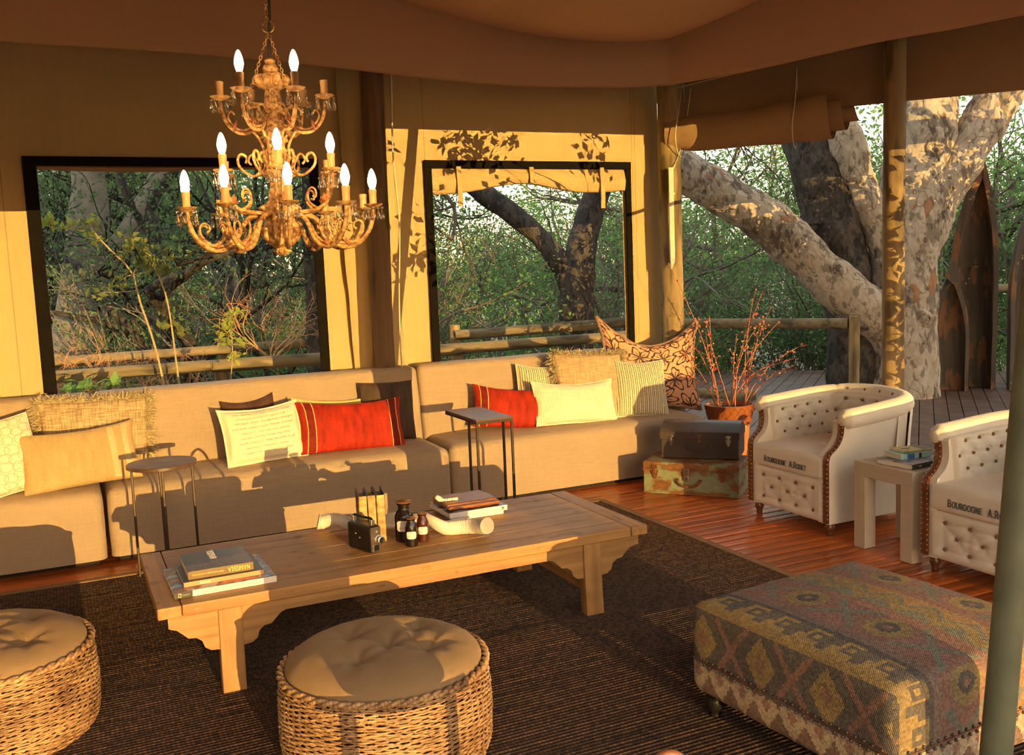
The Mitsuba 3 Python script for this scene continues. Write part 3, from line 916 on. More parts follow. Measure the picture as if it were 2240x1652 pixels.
# middle group
cushion('small glossy dark brown cushion behind the script print cushion', 'cush_fur', 1.175, 6.92, 0.375, 0.43, 0.14, 0, 12, 4.5, seed=4, sag=0.03)
cushion('dark brown velvet cushion standing right of the mustard one', 'cush_dark', 2.175, 6.91, 0.43, 0.45, 0.15, 0, 12, -2, seed=5)
c, M, rim, at = cushion('mustard yellow flanged cushion behind the red velvet one', 'cush_mustard', 1.79, 6.88, 0.72, 0.385, 0.13, 0, 14, -3, seed=6, flange=0.035, sag=0.035)
c, M, rim, at = cushion('cream cushion printed with rows of script lettering', 'cush_cream', 1.215, 6.63, 0.575, 0.415, 0.14, 9, 20, 1.5, seed=7, flange=0.02, sag=0.025)
rows = [('Bold  Freestyle Script   Pristina  Script Bold  Freestyle', 0.155, 0.012), ('Edwardian Script   Edwardian Script   Edwardian Script', 0.118, 0.010), ('Harrington  Vivaldi   Kunstler Script  Harrington', 0.082, 0.014),
        ('Script Bold  Freestyle Script   Pristina  Script Bold', 0.044, 0.014), ('Palace Script   Vivaldi   Palace Script   Edwardian', 0.008, 0.011), ('Script Bold  Ambrosia   Kunstler  French Script', -0.028, 0.012),
        ('Vivaldi  Harrington   Edwardian Script  Vivaldi', -0.064, 0.014), ('French Script   Kunstler Script   Edwardian', -0.100, 0.011), ('Freestyle Script   Bold   French Script   Vivaldi', -0.136, 0.012)]
for txt, y0, hh in rows:
    t = meshkit.text_mesh(txt, hh, 0.0006)
    t.apply_scale([1.0, 1, 1])
    v = np.array(t.vertices)
    v[:, 0] += 0.28 * v[:, 1]
    v[:, 0] += -(v[:, 0].min() + v[:, 0].max()) / 2 + 0.01 * math.sin(y0 * 90)
    t.vertices = v
    keep = np.all(np.abs(v[t.faces][:, :, 0]) < 0.262, axis=1)
    t.update_faces(keep)
    t.remove_unreferenced_vertices()
    v = np.array(t.vertices)
    v[:, 0] += 0.28 * 0
    t.vertices = at(v[:, 0], v[:, 1] + y0 + 0.06 * (v[:, 0] / 0.28) * 0.1, 0.0006) + np.stack([0 * v[:, 0], 0 * v[:, 0], v[:, 2]], -1)
    obj('lettering', moved(t, M), 'ink_brown', c, False, label='row of brown script lettering')


def red_lumbar(label, x, y, w, h, yaw, lean, roll, seed):
    c, M, rim, at = cushion(label, 'cush_red', x, y, w, h, 0.15, yaw, lean, roll, seed=seed, pinch=0.05, sag=0.03, ears=0.02)
    ys = np.linspace(-h / 2 * 0.99, h / 2 * 0.99, 40)
    for sgn in (-1, 1):
        xa, xb = sgn * (w / 2 - 0.105), sgn * (w / 2 - 0.045)
        P = np.stack([at(np.full(40, q), ys, 0.0012) for q in np.linspace(min(xa, xb), max(xa, xb), 6)], 1)
        U = np.stack(np.meshgrid(ys, np.linspace(0, 0.06, 6), indexing='ij'), -1).reshape(-1, 2)
        obj('dark_band', moved(sheet(P), M), 'cush_red_band', c, True, uv=U, label='darker red band')
        for q in (xa, xb):
            p = at(np.full(120, q), np.linspace(ys[0], ys[-1], 120), 0.002)
            p[:, 0] += 0.0015 * np.sin(np.arange(120) * 1.9)
            obj('gold_cord', moved(tube(p, 0.0035, 5), M), 'gold_cord', c, True, label='twisted gold cord')
    return c


red_lumbar('long red velvet cushion with gold cords beside the script print cushion', 1.845, 6.68, 0.78, 0.385, 2.8, 22, -2.6, 8)
red_lumbar('long red velvet cushion with gold cords behind the small square black side table', 3.19, 6.79, 0.70, 0.345, -10, 20, -7, 9)
# right group
c, M, rim, at = cushion('striped cushion half hidden behind the cream linen and red cushions', 'cush_stripe', 3.50, 6.93, 0.45, 0.475, 0.14, 0, 12, -4, seed=10, sag=0.02)
obj('piping', moved(tube(rim, 0.005, 6, closed=True), M), 'cush_cream', c, True)
c, M, rim, at = cushion('large peach cushion with dark outlined flowers and a pinched top', 'cush_flower', 4.54, 6.93, 0.92, 0.80, 0.20, -8, 11, -4, seed=11, sag=0.21, ears=0.05, pinch=0.12)
g_ = np.random.default_rng(5)
obj('fur_trim', moved(tube(rim, 0.014, 7, closed=True, wob=lambda u, th: 0.8 + 0.45 * g_.random((len(u), th.shape[1]))), M), 'fur_trim', c, True, label='fuzzy brown trim')
c, M, rim, at = cushion('large tan woven cushion with a frayed fringe in front of the floral one', 'cush_hessian_fine', 3.87, 6.80, 0.60, 0.54, 0.17, -4, 14, -3, seed=12, pinch=0.03)
obj('fringe', fringe(rim, M, 2400, 4), 'fringe', c, False, kind='stuff')
c, M, rim, at = cushion('cream linen cushion with a flanged edge in front of the right fringed cushion', 'cush_linen', 3.66, 6.68, 0.715, 0.365, 0.15, -3, 20, -2.5, seed=13, flange=0.012, sag=0.03)
c, M, rim, at = cushion('striped cushion at the front right, leaning on the floral one', 'cush_stripe', 4.28, 6.69, 0.46, 0.47, 0.14, -8, 18, -3, seed=14, sag=0.015, pinch=0.04)
obj('piping', moved(tube(rim, 0.005, 6, closed=True), M), 'cush_cream', c, True)

# ---------------------------------------------------------------- small metal side tables
t = thing('round_side_table', 'small round dark metal side table standing before the left of the sofa', 'side table')
cx, cy, h = 0.481, 6.04, 0.67
obj('table_top', lathe([(0, h - 0.022), (0.197, h - 0.022), (0.20, h - 0.019), (0.20, h - 0.003), (0.197, h), (0, h)], 48, (cx, cy, 0)), 'brown_top', t, 40)
for a in (200, 265, 330, 90):
    q = (cx + 0.185 * math.cos(math.radians(a)), cy + 0.185 * math.sin(math.radians(a)))
    obj('leg', rbox(0.014, 0.014, h - 0.02, 0.003, at=(q[0], q[1], (h - 0.02) / 2)), 'dark_metal', t, False)
obj('base_ring', tube([(cx + 0.185 * math.cos(a), cy + 0.185 * math.sin(a), 0.008) for a in np.arange(40) * 2 * PI / 40], 0.008, 6, closed=True), 'dark_metal', t, True)
t = thing('square_side_table', 'tall narrow dark metal side table reaching over the sofa seat before the red cushion', 'side table')
x0, x1, y0, y1, h = 2.487, 2.762, 5.975, 6.553, 0.715
obj('table_top', rbox(x1 - x0, y1 - y0, 0.014, 0.003, at=((x0 + x1) / 2, (y0 + y1) / 2, h)), 'brown_top', t, False)
for x in (x0 + 0.008, x1 - 0.008):
    for y in (y0 + 0.008, y0 + 0.15):
        obj('leg', rbox(0.016, 0.016, h - 0.01, 0.003, at=(x, y, (h - 0.01) / 2)), 'dark_metal', t, False)
    obj('foot_bar', rbox(0.016, 0.30, 0.012, 0.003, at=(x, y0 + 0.15, 0.006)), 'dark_metal', t, False)
obj('top_rim', join(rbox(0.016, y1 - y0, 0.018, 0.003, at=(x0 + 0.008, (y0 + y1) / 2, h - 0.015)), rbox(0.016, y1 - y0, 0.018, 0.003, at=(x1 - 0.008, (y0 + y1) / 2, h - 0.015)), rbox(x1 - x0, 0.016, 0.018, 0.003, at=((x0 + x1) / 2, y0 + 0.008, h - 0.015))), 'dark_metal', t, False)

# ---------------------------------------------------------------- coffee table
ct = thing('coffee_table', 'long low wooden coffee table with scalloped aprons in the middle of the rug', 'coffee table')
TX0, TX1, TY0, TY1, TZ = 0.26, 2.60, 4.06, 4.95, 0.425
def plank(x0, x1, y0, y1, z0, z1, m, nm='plank', r=0.004, seed=0):
    b = rbox(x1 - x0, y1 - y0, z1 - z0, r, 1, ((10, 2, 0) if x1 - x0 > y1 - y0 else (2, 10, 0)), at=((x0 + x1) / 2, (y0 + y1) / 2, (z0 + z1) / 2))
    return obj(nm, soft(b, 0.004, 6.0, seed), m, ct, 35)
plank(TX0, TX0 + 0.095, TY0, TY1, TZ - 0.05, TZ, 'table_y', 'end_board', 0.007, 1)
plank(TX1 - 0.095, TX1, TY0, TY1, TZ - 0.05, TZ, 'table_y', 'end_board', 0.007, 2)
ys = np.linspace(TY0, TY1, 8)
for k in range(7):
    e = 0.006 if k in (0, 6) else 0
    plank(TX0 + 0.097, TX1 - 0.097, ys[k] + 0.0015, ys[k + 1] - 0.0015, TZ - 0.05 if e else TZ - 0.035, TZ - (0.001 if k % 2 else 0.0), 'table_x', 'plank', 0.006 if e else 0.003, 3 + k)
def apron_poly(L, legs):
    top = 0.0
    pts = [(0.0, 0.0), (0.0, -0.05)]
    def br(c, s):     # scalloped outline on one side of a leg, from the leg outwards
        return [(c + s * 0.05, -0.175), (c + s * 0.085, -0.172), (c + s * 0.108, -0.155), (c + s * 0.118, -0.125), (c + s * 0.14, -0.108), (c + s * 0.17, -0.105), (c + s * 0.19, -0.085), (c + s * 0.215, -0.062), (c + s * 0.235, -0.055)]
    for c in legs:
        pts += br(c, -1)[::-1] + br(c, 1)
    pts += [(L, -0.05), (L, 0.0)]
    return Polygon([(a, b) for a, b in pts]).buffer(0)
legs_x = (0.545, 2.29)
ap = extrude(apron_poly(TX1 - TX0 - 0.08, [x - TX0 - 0.04 for x in legs_x]), 0.022)
ap = xf(ap, (TX0 + 0.04, 0, TZ - 0.05), rx=PI / 2)
for y in (TY0 + 0.05, TY1 - 0.028):
    obj('apron', xf(ap, (0, y, 0)), 'table_x', ct, False)
for x in (TX0 + 0.05, TX1 - 0.07):
    obj('end_apron', cube(x, x + 0.02, TY0 + 0.05, TY1 - 0.05, TZ - 0.10, TZ - 0.05), 'table_y', ct, False)
for x in legs_x:
    for y, s in ((TY0 + 0.045, -1), (TY1 - 0.045, 1)):
        m = rbox(0.098, 0.062, TZ - 0.05, 0.006, 2, (0, 0, 6))
        v = np.array(m.vertices)
        v[:, 1] += s * 0.012 * (0.5 - (v[:, 2] + 0.19) / 0.38)
        v[:, 0] += (0.004 if x > 1 else -0.004) * (0.5 - (v[:, 2] + 0.19) / 0.38)
        m.vertices = v + np.array([x, y, (TZ - 0.05) / 2 + 0.004])
        obj('leg', soft(m, 0.003, 8, 5), 'table_z', ct, 35)
    obj('stretcher', rbox(0.045, TY1 - TY0 - 0.09, 0.045, 0.006, at=(x + 0.004, (TY0 + TY1) / 2, 0.135)), 'table_y', ct, 35)
for x, w_ in ((0.42, 0.035), (0.80, 0.04), (1.42, 0.05), (2.0, 0.04)):
    obj('wood_peg', rbox(w_, 0.004, 0.014, 0.001, at=(x, TY0 + 0.0005, TZ - 0.026)), 'table_z', ct, False)

# ---------------------------------------------------------------- things on the coffee table
def lettering(txt, h, M, m, parent, depth=0.0006, wide=1.0, **kw):
    t = meshkit.text_mesh(txt, h, depth)
    v = np.array(t.vertices)
    v[:, 0] = (v[:, 0] - (v[:, 0].min() + v[:, 0].max()) / 2) * wide
    v[:, 1] -= h / 2
    t.vertices = v
    return obj('lettering', moved(t, M), m, parent, False, **kw)


def book(label, cx, cy, z, w, d, t, rz, cover, pages='paper', cat='book', group=None, spine=-1, soft_=False, spine_mat=None, cover_mats=None):
    """lies flat; the spine along local x at local y = spine * d / 2"""
    b = thing('book', label, cat, group)
    M = np.eye(4)
    M[:3, :3] = trimesh.transformations.rotation_matrix(rz, [0, 0, 1])[:3, :3]
    M[:3, 3] = (cx, cy, z)
    k = 0.0025 if not soft_ else 0.001
    e = 0.003
    obj('pages', moved(cube(-w / 2 + e, w / 2 - e, -d / 2 + (0.002 if spine < 0 else e), d / 2 - (e if spine < 0 else 0.002), k, t - k), M), pages, b, False)
    ys = spine * d / 2
    obj('cover', moved(join(rbox(w, d, k, k / 3, 1, at=(0, 0, k / 2)), rbox(w, d, k, k / 3, 1, at=(0, 0, t - k / 2))), M), cover, b, False)
    obj('spine', moved(rbox(w, 0.004, t, 0.0015, 2, at=(0, ys, t / 2)), M), spine_mat or cover, b, 40)
    return b, M


def on_top(M, x, y, t, rot=0.0, off=0.0003):
    L = np.eye(4)
    L[:3, :3] = trimesh.transformations.rotation_matrix(rot, [0, 0, 1])[:3, :3]
    L[:3, 3] = (x, y, t + off)
    return M @ L


def on_spine(M, x, z, d, flip=False):
    """text frame on the face local y = -d/2, looking along -y"""
    ex = np.array([-1.0 if flip else 1.0, 0, 0])
    ey = np.array([0, 0, -1.0 if flip else 1.0])
    return M @ frame_mat((x, -d / 2 - 0.0022, z), ex, ey)


def dunes_fn(p, n, uv):
    t = fbm(p.x * 14, p.y * 20, 1.0, 4)
    ridge = sstep(0.0, 0.02, (p.y - 4.345) - 0.05 * (t - 0.5) - 0.30 * (p.x - 0.54)) 
    base = mix((0.10, 0.065, 0.065), (0.175, 0.11, 0.105), noise(p.x * 220 + p.y * 60, p.y * 40, 0.0))
    return mix(base, (0.045, 0.048, 0.055), ridge)


def cover_fn(cols, s):
    def f(p, n, uv):
        t = fbm(p.x * s, p.y * s * 1.5, 2.0, 3)
        c = mix(cols[0], cols[1], sstep(0.3, 0.5, t))
        return mix(c, cols[2], sstep(0.55, 0.65, t))
    return f


mat('bk_dunes', dunes_fn, 0.3)
mat('bk_brown', (0.155, 0.085, 0.03), 0.4)
mat('bk_orange', (0.62, 0.22, 0.10), 0.4)
mat('bk_dark', (0.035, 0.03, 0.03), 0.35)
mat('bk_atlas', cover_fn(((0.42, 0.16, 0.09), (0.09, 0.09, 0.11), (0.32, 0.40, 0.48)), 14), 0.3)
mat('bk_white', (0.70, 0.62, 0.58), 0.4)
mat('bk_gold', (0.75, 0.55, 0.12), 0.4)
mat('bk_redprint', (0.50, 0.28, 0.22), 0.5)
mat('white_print', (0.75, 0.70, 0.62), 0.5)
mat('bk_photo', cover_fn(((0.05, 0.05, 0.075), (0.12, 0.07, 0.05), (0.35, 0.36, 0.42)), 18), 0.3)
Z0 = TZ + 0.001
b, M = book('wide paperback atlas with a white spine at the bottom of the left book stack', 0.545, 4.345, Z0, 0.425, 0.385, 0.027, 0.02, 'bk_atlas', group='left stack of books', spine_mat='bk_white')
lettering('AFRICAN ADVENTURE ATLAS', 0.0125, on_spine(M, 0.02, 0.0135, 0.385), 'bk_redprint', b)
obj('spine_end', moved(rbox(0.075, 0.0045, 0.0275, 0.001, at=(-0.176, -0.1927, 0.0137)), M), 'bk_dark', b, False)
obj('emblem', moved(join(extrude(sbox(-0.006, -0.008, 0.006, 0.008).difference(sbox(-0.004, -0.006, 0.004, 0.006)), 0.0006), xf(meshkit.text_mesh('NATIONAL GEOGRAPHIC', 0.0035, 0.0006), (0.010, -0.002, 0), s=(0.55, 1, 1))), on_spine(M, -0.190, 0.0137, 0.387)), 'bk_gold', b, False)
b, M = book('orange spined hardback in the middle of the left book stack', 0.548, 4.350, Z0 + 0.0275, 0.335, 0.29, 0.020, 0.015, 'bk_dark', group='left stack of books', spine_mat='bk_orange')
lettering('Namib', 0.011, on_spine(M, -0.08, 0.010, 0.29), 'white_print', b)
b, M = book('dark book with sand dunes on its cover on top of the left book stack', 0.542, 4.375, Z0 + 0.048, 0.275, 0.29, 0.036, 0.0, 'bk_dunes', group='left stack of books', spine_mat='bk_brown')
lettering('NAMIBIA', 0.019, on_spine(M, 0.075, 0.018, 0.29, True), 'bk_gold', b, wide=0.8)
lettering('FROM THE OKAVANGO TO VICTORIA FALLS', 0.006, on_spine(M, -0.055, 0.018, 0.29, True), 'bk_gold', b, wide=0.75)
lettering('NAMIBIA', 0.03, on_top(M, -0.01, 0.07, 0.036, PI / 2), 'white_print', b, wide=0.75)

# upright gilt books: three volumes between four boards
tb = (1.325, 4.60)
ang = math.atan2(4.51 - 4.534, 1.388 - 1.27)
Mb = np.eye(4); Mb[:3, :3] = trimesh.transformations.rotation_matrix(ang, [0, 0, 1])[:3, :3]; Mb[:3, 3] = (tb[0], tb[1], Z0)
mat('gilt', lambda p, n, uv: mix((0.17, 0.10, 0.03), (0.40, 0.27, 0.09), dr.clip(fbm(p.x * 40, p.y * 40, p.z * 55, 3) * 1.7 - 0.35, 0, 1)), 0.42, metallic=0.25)
mat('old_leather', flat_noise((0.009, 0.007, 0.006), 0.4, 20), 0.42, specular=0.35)
for k, (x, lab) in enumerate(((-0.043, 'leftmost'), (0.0, 'middle'), (0.043, 'rightmost'))):
    b = thing('book', f'{lab} of the three upright gilt-edged books beside the brown bottles', 'book', 'upright gilt books')
    bl_ = rbox(0.041, 0.012, 0.235, 0.004, 2, (4, 0, 6), at=(x, -0.093, 0.1185))
    obj('gilt_edge', moved(soft(bl_, 0.004, 30, k), Mb), 'gilt', b, True)
    obj('board', moved(join(rbox(0.006, 0.18, 0.24, 0.002, 1, at=(x - 0.0185, 0.0, 0.121)), rbox(0.006, 0.18, 0.24, 0.002, 1, at=(x + 0.0185, 0.0, 0.121))), Mb), 'old_leather', b, False)
    obj('pages', moved(cube(x - 0.0155, x + 0.0155, -0.088, 0.08, 0.004, 0.215), Mb), 'old_leather', b, False)

# cine camera
cam_ = thing('cine_camera', 'small black vintage film camera with a silver lens on the coffee table', 'camera')
ea = np.array([1.225 - 1.165, 4.337 - 4.506]); ea /= np.hypot(*ea)
Mc = frame_mat((1.235, 4.425, Z0), (ea[0], ea[1], 0), (-ea[1], ea[0], 0))     # local x along the long side towards the lens, y to the right of it
obj('body', moved(rbox(0.185, 0.062, 0.128, 0.012, 3, at=(0, 0, 0.065)), Mc), 'old_leather', cam_, 40)
obj('front_plate', moved(rbox(0.006, 0.056, 0.118, 0.003, 2, at=(0.0935, 0.0, 0.065)), Mc), 'iron_chest', cam_, 40)
obj('lens', moved(join(xf(lathe([(0, 0), (0.021, 0), (0.021, 0.012), (0.0175, 0.013), (0.0175, 0.022), (0.0195, 0.023), (0.0195, 0.034), (0.0165, 0.036), (0.014, 0.036), (0.012, 0.026), (0, 0.026)], 28), (0.095, 0.008, 0.065), ry=PI / 2)), Mc), 'silver', cam_, 40, label='silver lens')
obj('lens_glass', moved(xf(lathe([(0.0125, 0.0), (0.009, 0.003), (0, 0.004)], 20), (0.122, 0.008, 0.065), ry=PI / 2), Mc), 'old_leather', cam_, True)
obj('handle', moved(tube(spline([(-0.075, 0, 0.128), (-0.075, 0, 0.155), (-0.04, 0, 0.160), (0.03, 0, 0.160), (0.07, 0, 0.155), (0.072, 0, 0.128)], 26), 0.0065, 8), Mc), 'old_leather', cam_, True)
for x in (-0.075, 0.071):
    obj('handle_mount', moved(rbox(0.018, 0.022, 0.03, 0.004, at=(x, 0, 0.142)), Mc), 'silver', cam_, 40)
obj('viewfinder', moved(rbox(0.012, 0.014, 0.014, 0.003, at=(0.098, 0.006, 0.10)), Mc), 'silver', cam_, 40)
obj('name_plate', moved(rbox(0.003, 0.036, 0.034, 0.001, at=(0.0965, 0.0, 0.024)), Mc), 'silver', cam_, 40)
obj('plate_face', moved(rbox(0.003, 0.030, 0.028, 0.001, at=(0.0975, 0.0, 0.024)), Mc), 'old_leather', cam_, 40)
for x, z in ((-0.02, 0.082), (0.01, 0.066)):
    obj('stud', moved(xf(lathe([(0.004, 0), (0.004, 0.003), (0, 0.004)], 10), (x, -0.031, z), rx=PI / 2), Mc), 'silver', cam_, True)

# apothecary bottles
mat('bottle_glass', (0.008, 0.0025, 0.0015), 0.06, specular=0.5, clearcoat=0.6)
mat('bottle_amber', (0.055, 0.009, 0.003), 0.06, specular=0.5, clearcoat=0.6)
mat('bottle_label', (0.72, 0.63, 0.55), 0.6)
mat('stopper', flat_noise((0.15, 0.055, 0.022), 0.3, 40), 0.2, clearcoat=0.6)
mat('label_red', (0.45, 0.12, 0.07), 0.6)
def bottle(label, x, y, r, h, m, words, face):
    b = thing('bottle', label, 'bottle', 'brown apothecary bottles')
    n_, sh = r * 0.58, h * 0.58
    prof = [(0, 0), (r * 0.94, 0), (r, 0.006), (r, sh), (r * 0.95, sh + 0.012), (r * 0.78, sh + 0.028), (n_ * 1.05, sh + 0.038), (n_, sh + 0.045), (n_, h * 0.885), (n_ * 1.28, h * 0.895), (n_ * 1.28, h * 0.915), (n_ * 0.9, h * 0.92), (0, h * 0.92)]
    obj('body', lathe(prof, 40, (x, y, Z0)), m, b, 35)
    obj('stopper', lathe([(n_ * 0.85, h * 0.915), (n_ * 0.95, h * 0.925), (n_ * 1.42, h * 0.945), (n_ * 1.45, h * 0.965), (n_ * 1.3, h * 0.985), (0, h)], 32, (x, y, Z0)), 'stopper', b, 35)
    a = np.radians(np.linspace(face - 48, face + 48, 22))
    z0, z1 = h * 0.27, h * 0.53
    k = np.minimum(1, (np.minimum(np.arange(22), np.arange(22)[::-1])) / 3.0)
    P = np.stack([np.stack([x + (r + 0.0008) * np.cos(a), y + (r + 0.0008) * np.sin(a), Z0 + (z0 + z1) / 2 + s * (z1 - z0) / 2 * (0.62 + 0.38 * k)], -1) for s in (-1, 1)], 1)
    obj('label', sheet(P), 'bottle_label', b, True)
    for j, wd in enumerate(words):
        t = meshkit.text_mesh(wd, h * 0.05, 0.0004)
        v = np.array(t.vertices)
        v[:, 0] -= (v[:, 0].min() + v[:, 0].max()) / 2
        al = math.radians(face) + v[:, 0] / r
        t.vertices = np.stack([x + (r + 0.0012 + v[:, 2]) * np.cos(al), y + (r + 0.0012 + v[:, 2]) * np.sin(al), Z0 + v[:, 1] + (z0 + z1) / 2 + (0.012 - 0.027 * j) * h / 0.2], -1)
        obj('lettering', t, 'label_red', b, False)
bottle('tallest brown apothecary bottle with a white label on the coffee table', 1.455, 4.47, 0.046, 0.200, 'bottle_glass', ('SPIR:', 'SAPONIS'), -112)
bottle('small dark brown apothecary bottle nearest the viewer', 1.452, 4.362, 0.030, 0.140, 'bottle_glass', ('TINCT', 'AMYGDAL'), -108)
bottle('small amber apothecary bottle right of the other two', 1.527, 4.408, 0.0295, 0.143, 'bottle_amber', ('TINCT', 'MYRRHAE'), -108)

# twisted horns
mat('horn', lambda p, n, uv: mix((0.62, 0.52, 0.40), (0.78, 0.70, 0.58), fbm(p.x * 25, p.y * 25, p.z * 25, 3)) * (1 - 0.45 * sstep(0.6, 0.95, dr.sin(uv.x * 520 + 1.57)) * sstep(0.22, 0.15, uv.x)), 0.45)
def horn(label, base, axis, L, turns, amp, phase, r0):
    n, k_ = 220, 22
    u = np.linspace(0, 1, n)
    ax = np.array([axis[0], axis[1], 0.0]); ax /= np.linalg.norm(ax)
    sd = np.array([-ax[1], ax[0], 0])
    rad = r0 * (1 - u) ** 0.62 * (0.72 + 0.28 * np.exp(-u * 14)) + 0.003
    A = amp * np.clip(u * 5, 0, 1) * (1 - 0.45 * u)
    ph = phase + turns * 2 * PI * u
    p = np.array(base)[None] + ax * (L * u)[:, None] + sd * (A * np.cos(ph))[:, None]
    p[:, 2] = Z0 + r0 + A * (1 + np.sin(ph)) * 0.75 - r0 * np.clip(u * 4, 0, 1) * 0.55
    p[:, 2] = np.maximum(p[:, 2], Z0 + rad * 1.12)
    m = tube(p, rad, k_, wob=lambda uu, th: 1 + 0.16 * np.cos(2 * th + 2 * PI * turns * uu) + 0.05 * np.sin(uu * 520 + 0.6 * np.sin(th)) * np.clip((0.20 - uu) / 0.05, 0, 1), caps=True)
    U = np.vstack([np.stack([np.repeat(u, k_), np.tile(np.arange(k_) / k_ * 2 * PI, n)], -1), [[0, 0], [1, 0]]])
    k = thing('horn', label, 'horn', 'twisted antelope horns')
    obj('shaft', m, 'horn', k, True, uv=U)
horn('white spiral antelope horn lying on the table with its base towards the sofa left', (1.12, 4.865, 0), (0.60, -0.30), 0.78, 2.0, 0.042, 0.6, 0.043)
horn('white spiral antelope horn with its ribbed base pointing to the right of the table', (1.83, 4.31, 0), (-0.42, 0.44), 0.84, 2.0, 0.044, 2.6, 0.043)

# right stack: two books, a leather journal, a carved bone
b, M = book('lower paperback under the white spined book on the right of the table', 1.93, 4.80, Z0, 0.30, 0.27, 0.020, -0.03, 'bk_photo', group='right stack of books', spine_mat='bk_white')
b, M = book('white spined picture book under the leather journal', 1.925, 4.795, Z0 + 0.0205, 0.335, 0.29, 0.028, 0.02, 'bk_photo', group='right stack of books', spine_mat='bk_white')
obj('emblem', moved(extrude(sbox(-0.006, -0.006, 0.006, 0.006).difference(sbox(-0.003, -0.003, 0.003, 0.003)), 0.0005), on_spine(M, 0.14, 0.014, 0.29)), 'bk_dark', b, False)
mat('tan_leather', flat_noise((0.23, 0.075, 0.028), 0.4, 14), 0.38)
jr = thing('leather_journal', 'soft brown leather journal on top of the right book stack', 'book')
zj = Z0 + 0.049
m = rbox(0.29, 0.23, 0.034, 0.012, 3, (8, 8, 0), at=(1.915, 4.815, zj + 0.018))
obj('cover', soft(m, 0.012, 9, 3), 'tan_leather', jr, True)
fl_ = rbox(0.30, 0.05, 0.022, 0.01, 3, (8, 2, 0), at=(1.92, 4.70, zj + 0.014))
obj('flap', soft(fl_, 0.008, 12, 4), 'tan_leather', jr, True)
bn = thing('bone_toggle', 'small carved bone piece bound with cord on the leather journal', 'ornament')
p = spline([(1.745, 4.80, zj + 0.062), (1.757, 4.793, zj + 0.052), (1.772, 4.782, zj + 0.044), (1.80, 4.772, zj + 0.043), (1.855, 4.760, zj + 0.043)], 30)
obj('bone', tube(p, np.interp(np.linspace(0, 1, 30), [0, 0.2, 0.35, 0.8, 1], [0.012, 0.016, 0.008, 0.008, 0.009]), 10), 'horn', bn, True, uv=np.zeros((302, 2)) + 0.6)
obj('cord', join([tube([q + 0.0093 * np.array([0.3 * math.sin(a), math.cos(a) * 0.9, math.sin(a)]) for a in np.arange(10) * 2 * PI / 10], 0.0012, 4, closed=True) for q in p[12:24:3]]), 'old_leather', bn, True)

# ---------------------------------------------------------------- wicker poufs
def wicker_mesh(cx, cy, R, H, seed):
    parts_, uvs = [], []
    ns = 64
    g = np.random.default_rng(seed)
    rows_ = 40
    th = np.linspace(0, 2 * PI, ns * 5, endpoint=False)
    prof = lambda z: R * (1 + 0.03 * math.sin(z / H * PI) - 0.05 * max(0, 1 - z / 0.08) ** 2)
    for k in range(rows_):
        z = 0.008 + (H - 0.016) * k / (rows_ - 1)
        ph = PI * (k % 2)
        r = prof(z) + 0.0036 * np.sin(th * ns / 2 + ph) + 0.001 * g.normal(size=len(th)) + 0.004
        p = np.stack([cx + r * np.cos(th), cy + r * np.sin(th), z + 0.0016 * np.sin(th * 3 + k) + 0.0012 * g.normal(size=len(th))], -1)
        m = tube(p, 0.0043 * (1 + 0.15 * np.sin(th * 9 + k * 2)), 5, closed=True)
        parts_.append(m)
        uvs.append(np.stack([np.repeat(th / 6.28 * 2 + 0.13 * k, 5), np.full(len(th) * 5, z * 3 + 0.31 * k)], -1))
    for k in range(2):
        r = prof(H) + 0.004
        p = np.stack([cx + (r + 0.007 * np.cos(th * 26 + k * PI)) * np.cos(th), cy + (r + 0.007 * np.cos(th * 26 + k * PI)) * np.sin(th), H + 0.008 + 0.006 * np.sin(th * 26 + k * PI)], -1)
        parts_.append(tube(p, 0.0085, 6, closed=True))
        uvs.append(np.stack([np.repeat(th, 6), np.full(len(th) * 6, 1.7 + k)], -1))
    return join(parts_), np.vstack(uvs), prof


def tufted_disc(cx, cy, R, z0, t, tufts, seed, n=64, depth=0.05):
    r = np.concatenate([np.linspace(0, 0.86, 30), 0.86 + 0.14 * np.sin(np.linspace(0.08, 1, 10) * PI / 2)])
    th = np.linspace(0, 2 * PI, 96, endpoint=False)
    Rr, Th = np.meshgrid(r, th, indexing='ij')
    X, Y = R * Rr * np.cos(Th), R * Rr * np.sin(Th)
    Z = t * (1 - Rr ** 5) ** 0.55 * (1 - 0.12 * Rr ** 2)
    for (x, y) in tufts:
        d = np.hypot(X - x, Y - y)
        Z -= depth * np.exp(-(d / 0.055) ** 1.1) * np.clip(Z / 0.02, 0, 1)
        an = np.arctan2(Y - y, X - x)
        Z += 0.004 * np.cos(an * 6 + seed) * np.exp(-((d - 0.07) / 0.05) ** 2)
    Z += 0.006 * (meshkit.fbm(np.stack([X * 12, Y * 12, 0 * X + seed], -1), 3, seed) - 0.5) * np.clip(Z / 0.02, 0, 1)
    top_ = np.stack([cx + X, cy + Y, z0 + np.maximum(Z, 0)], -1).transpose(1, 0, 2)
    m = sheet(top_, closed_u=True)
    rim_ = top_[:, -1]
    b = sheet(np.stack([rim_, rim_ * [1, 1, 0] + [0, 0, z0 - 0.03]], 1), closed_u=True)
    if m.face_normals[:, 2].mean() < 0:
        m.invert()
    if (b.face_normals[:, :2] * (b.triangles_center[:, :2] - [cx, cy])).sum() < 0:
        b.invert()
    return join(m, b)


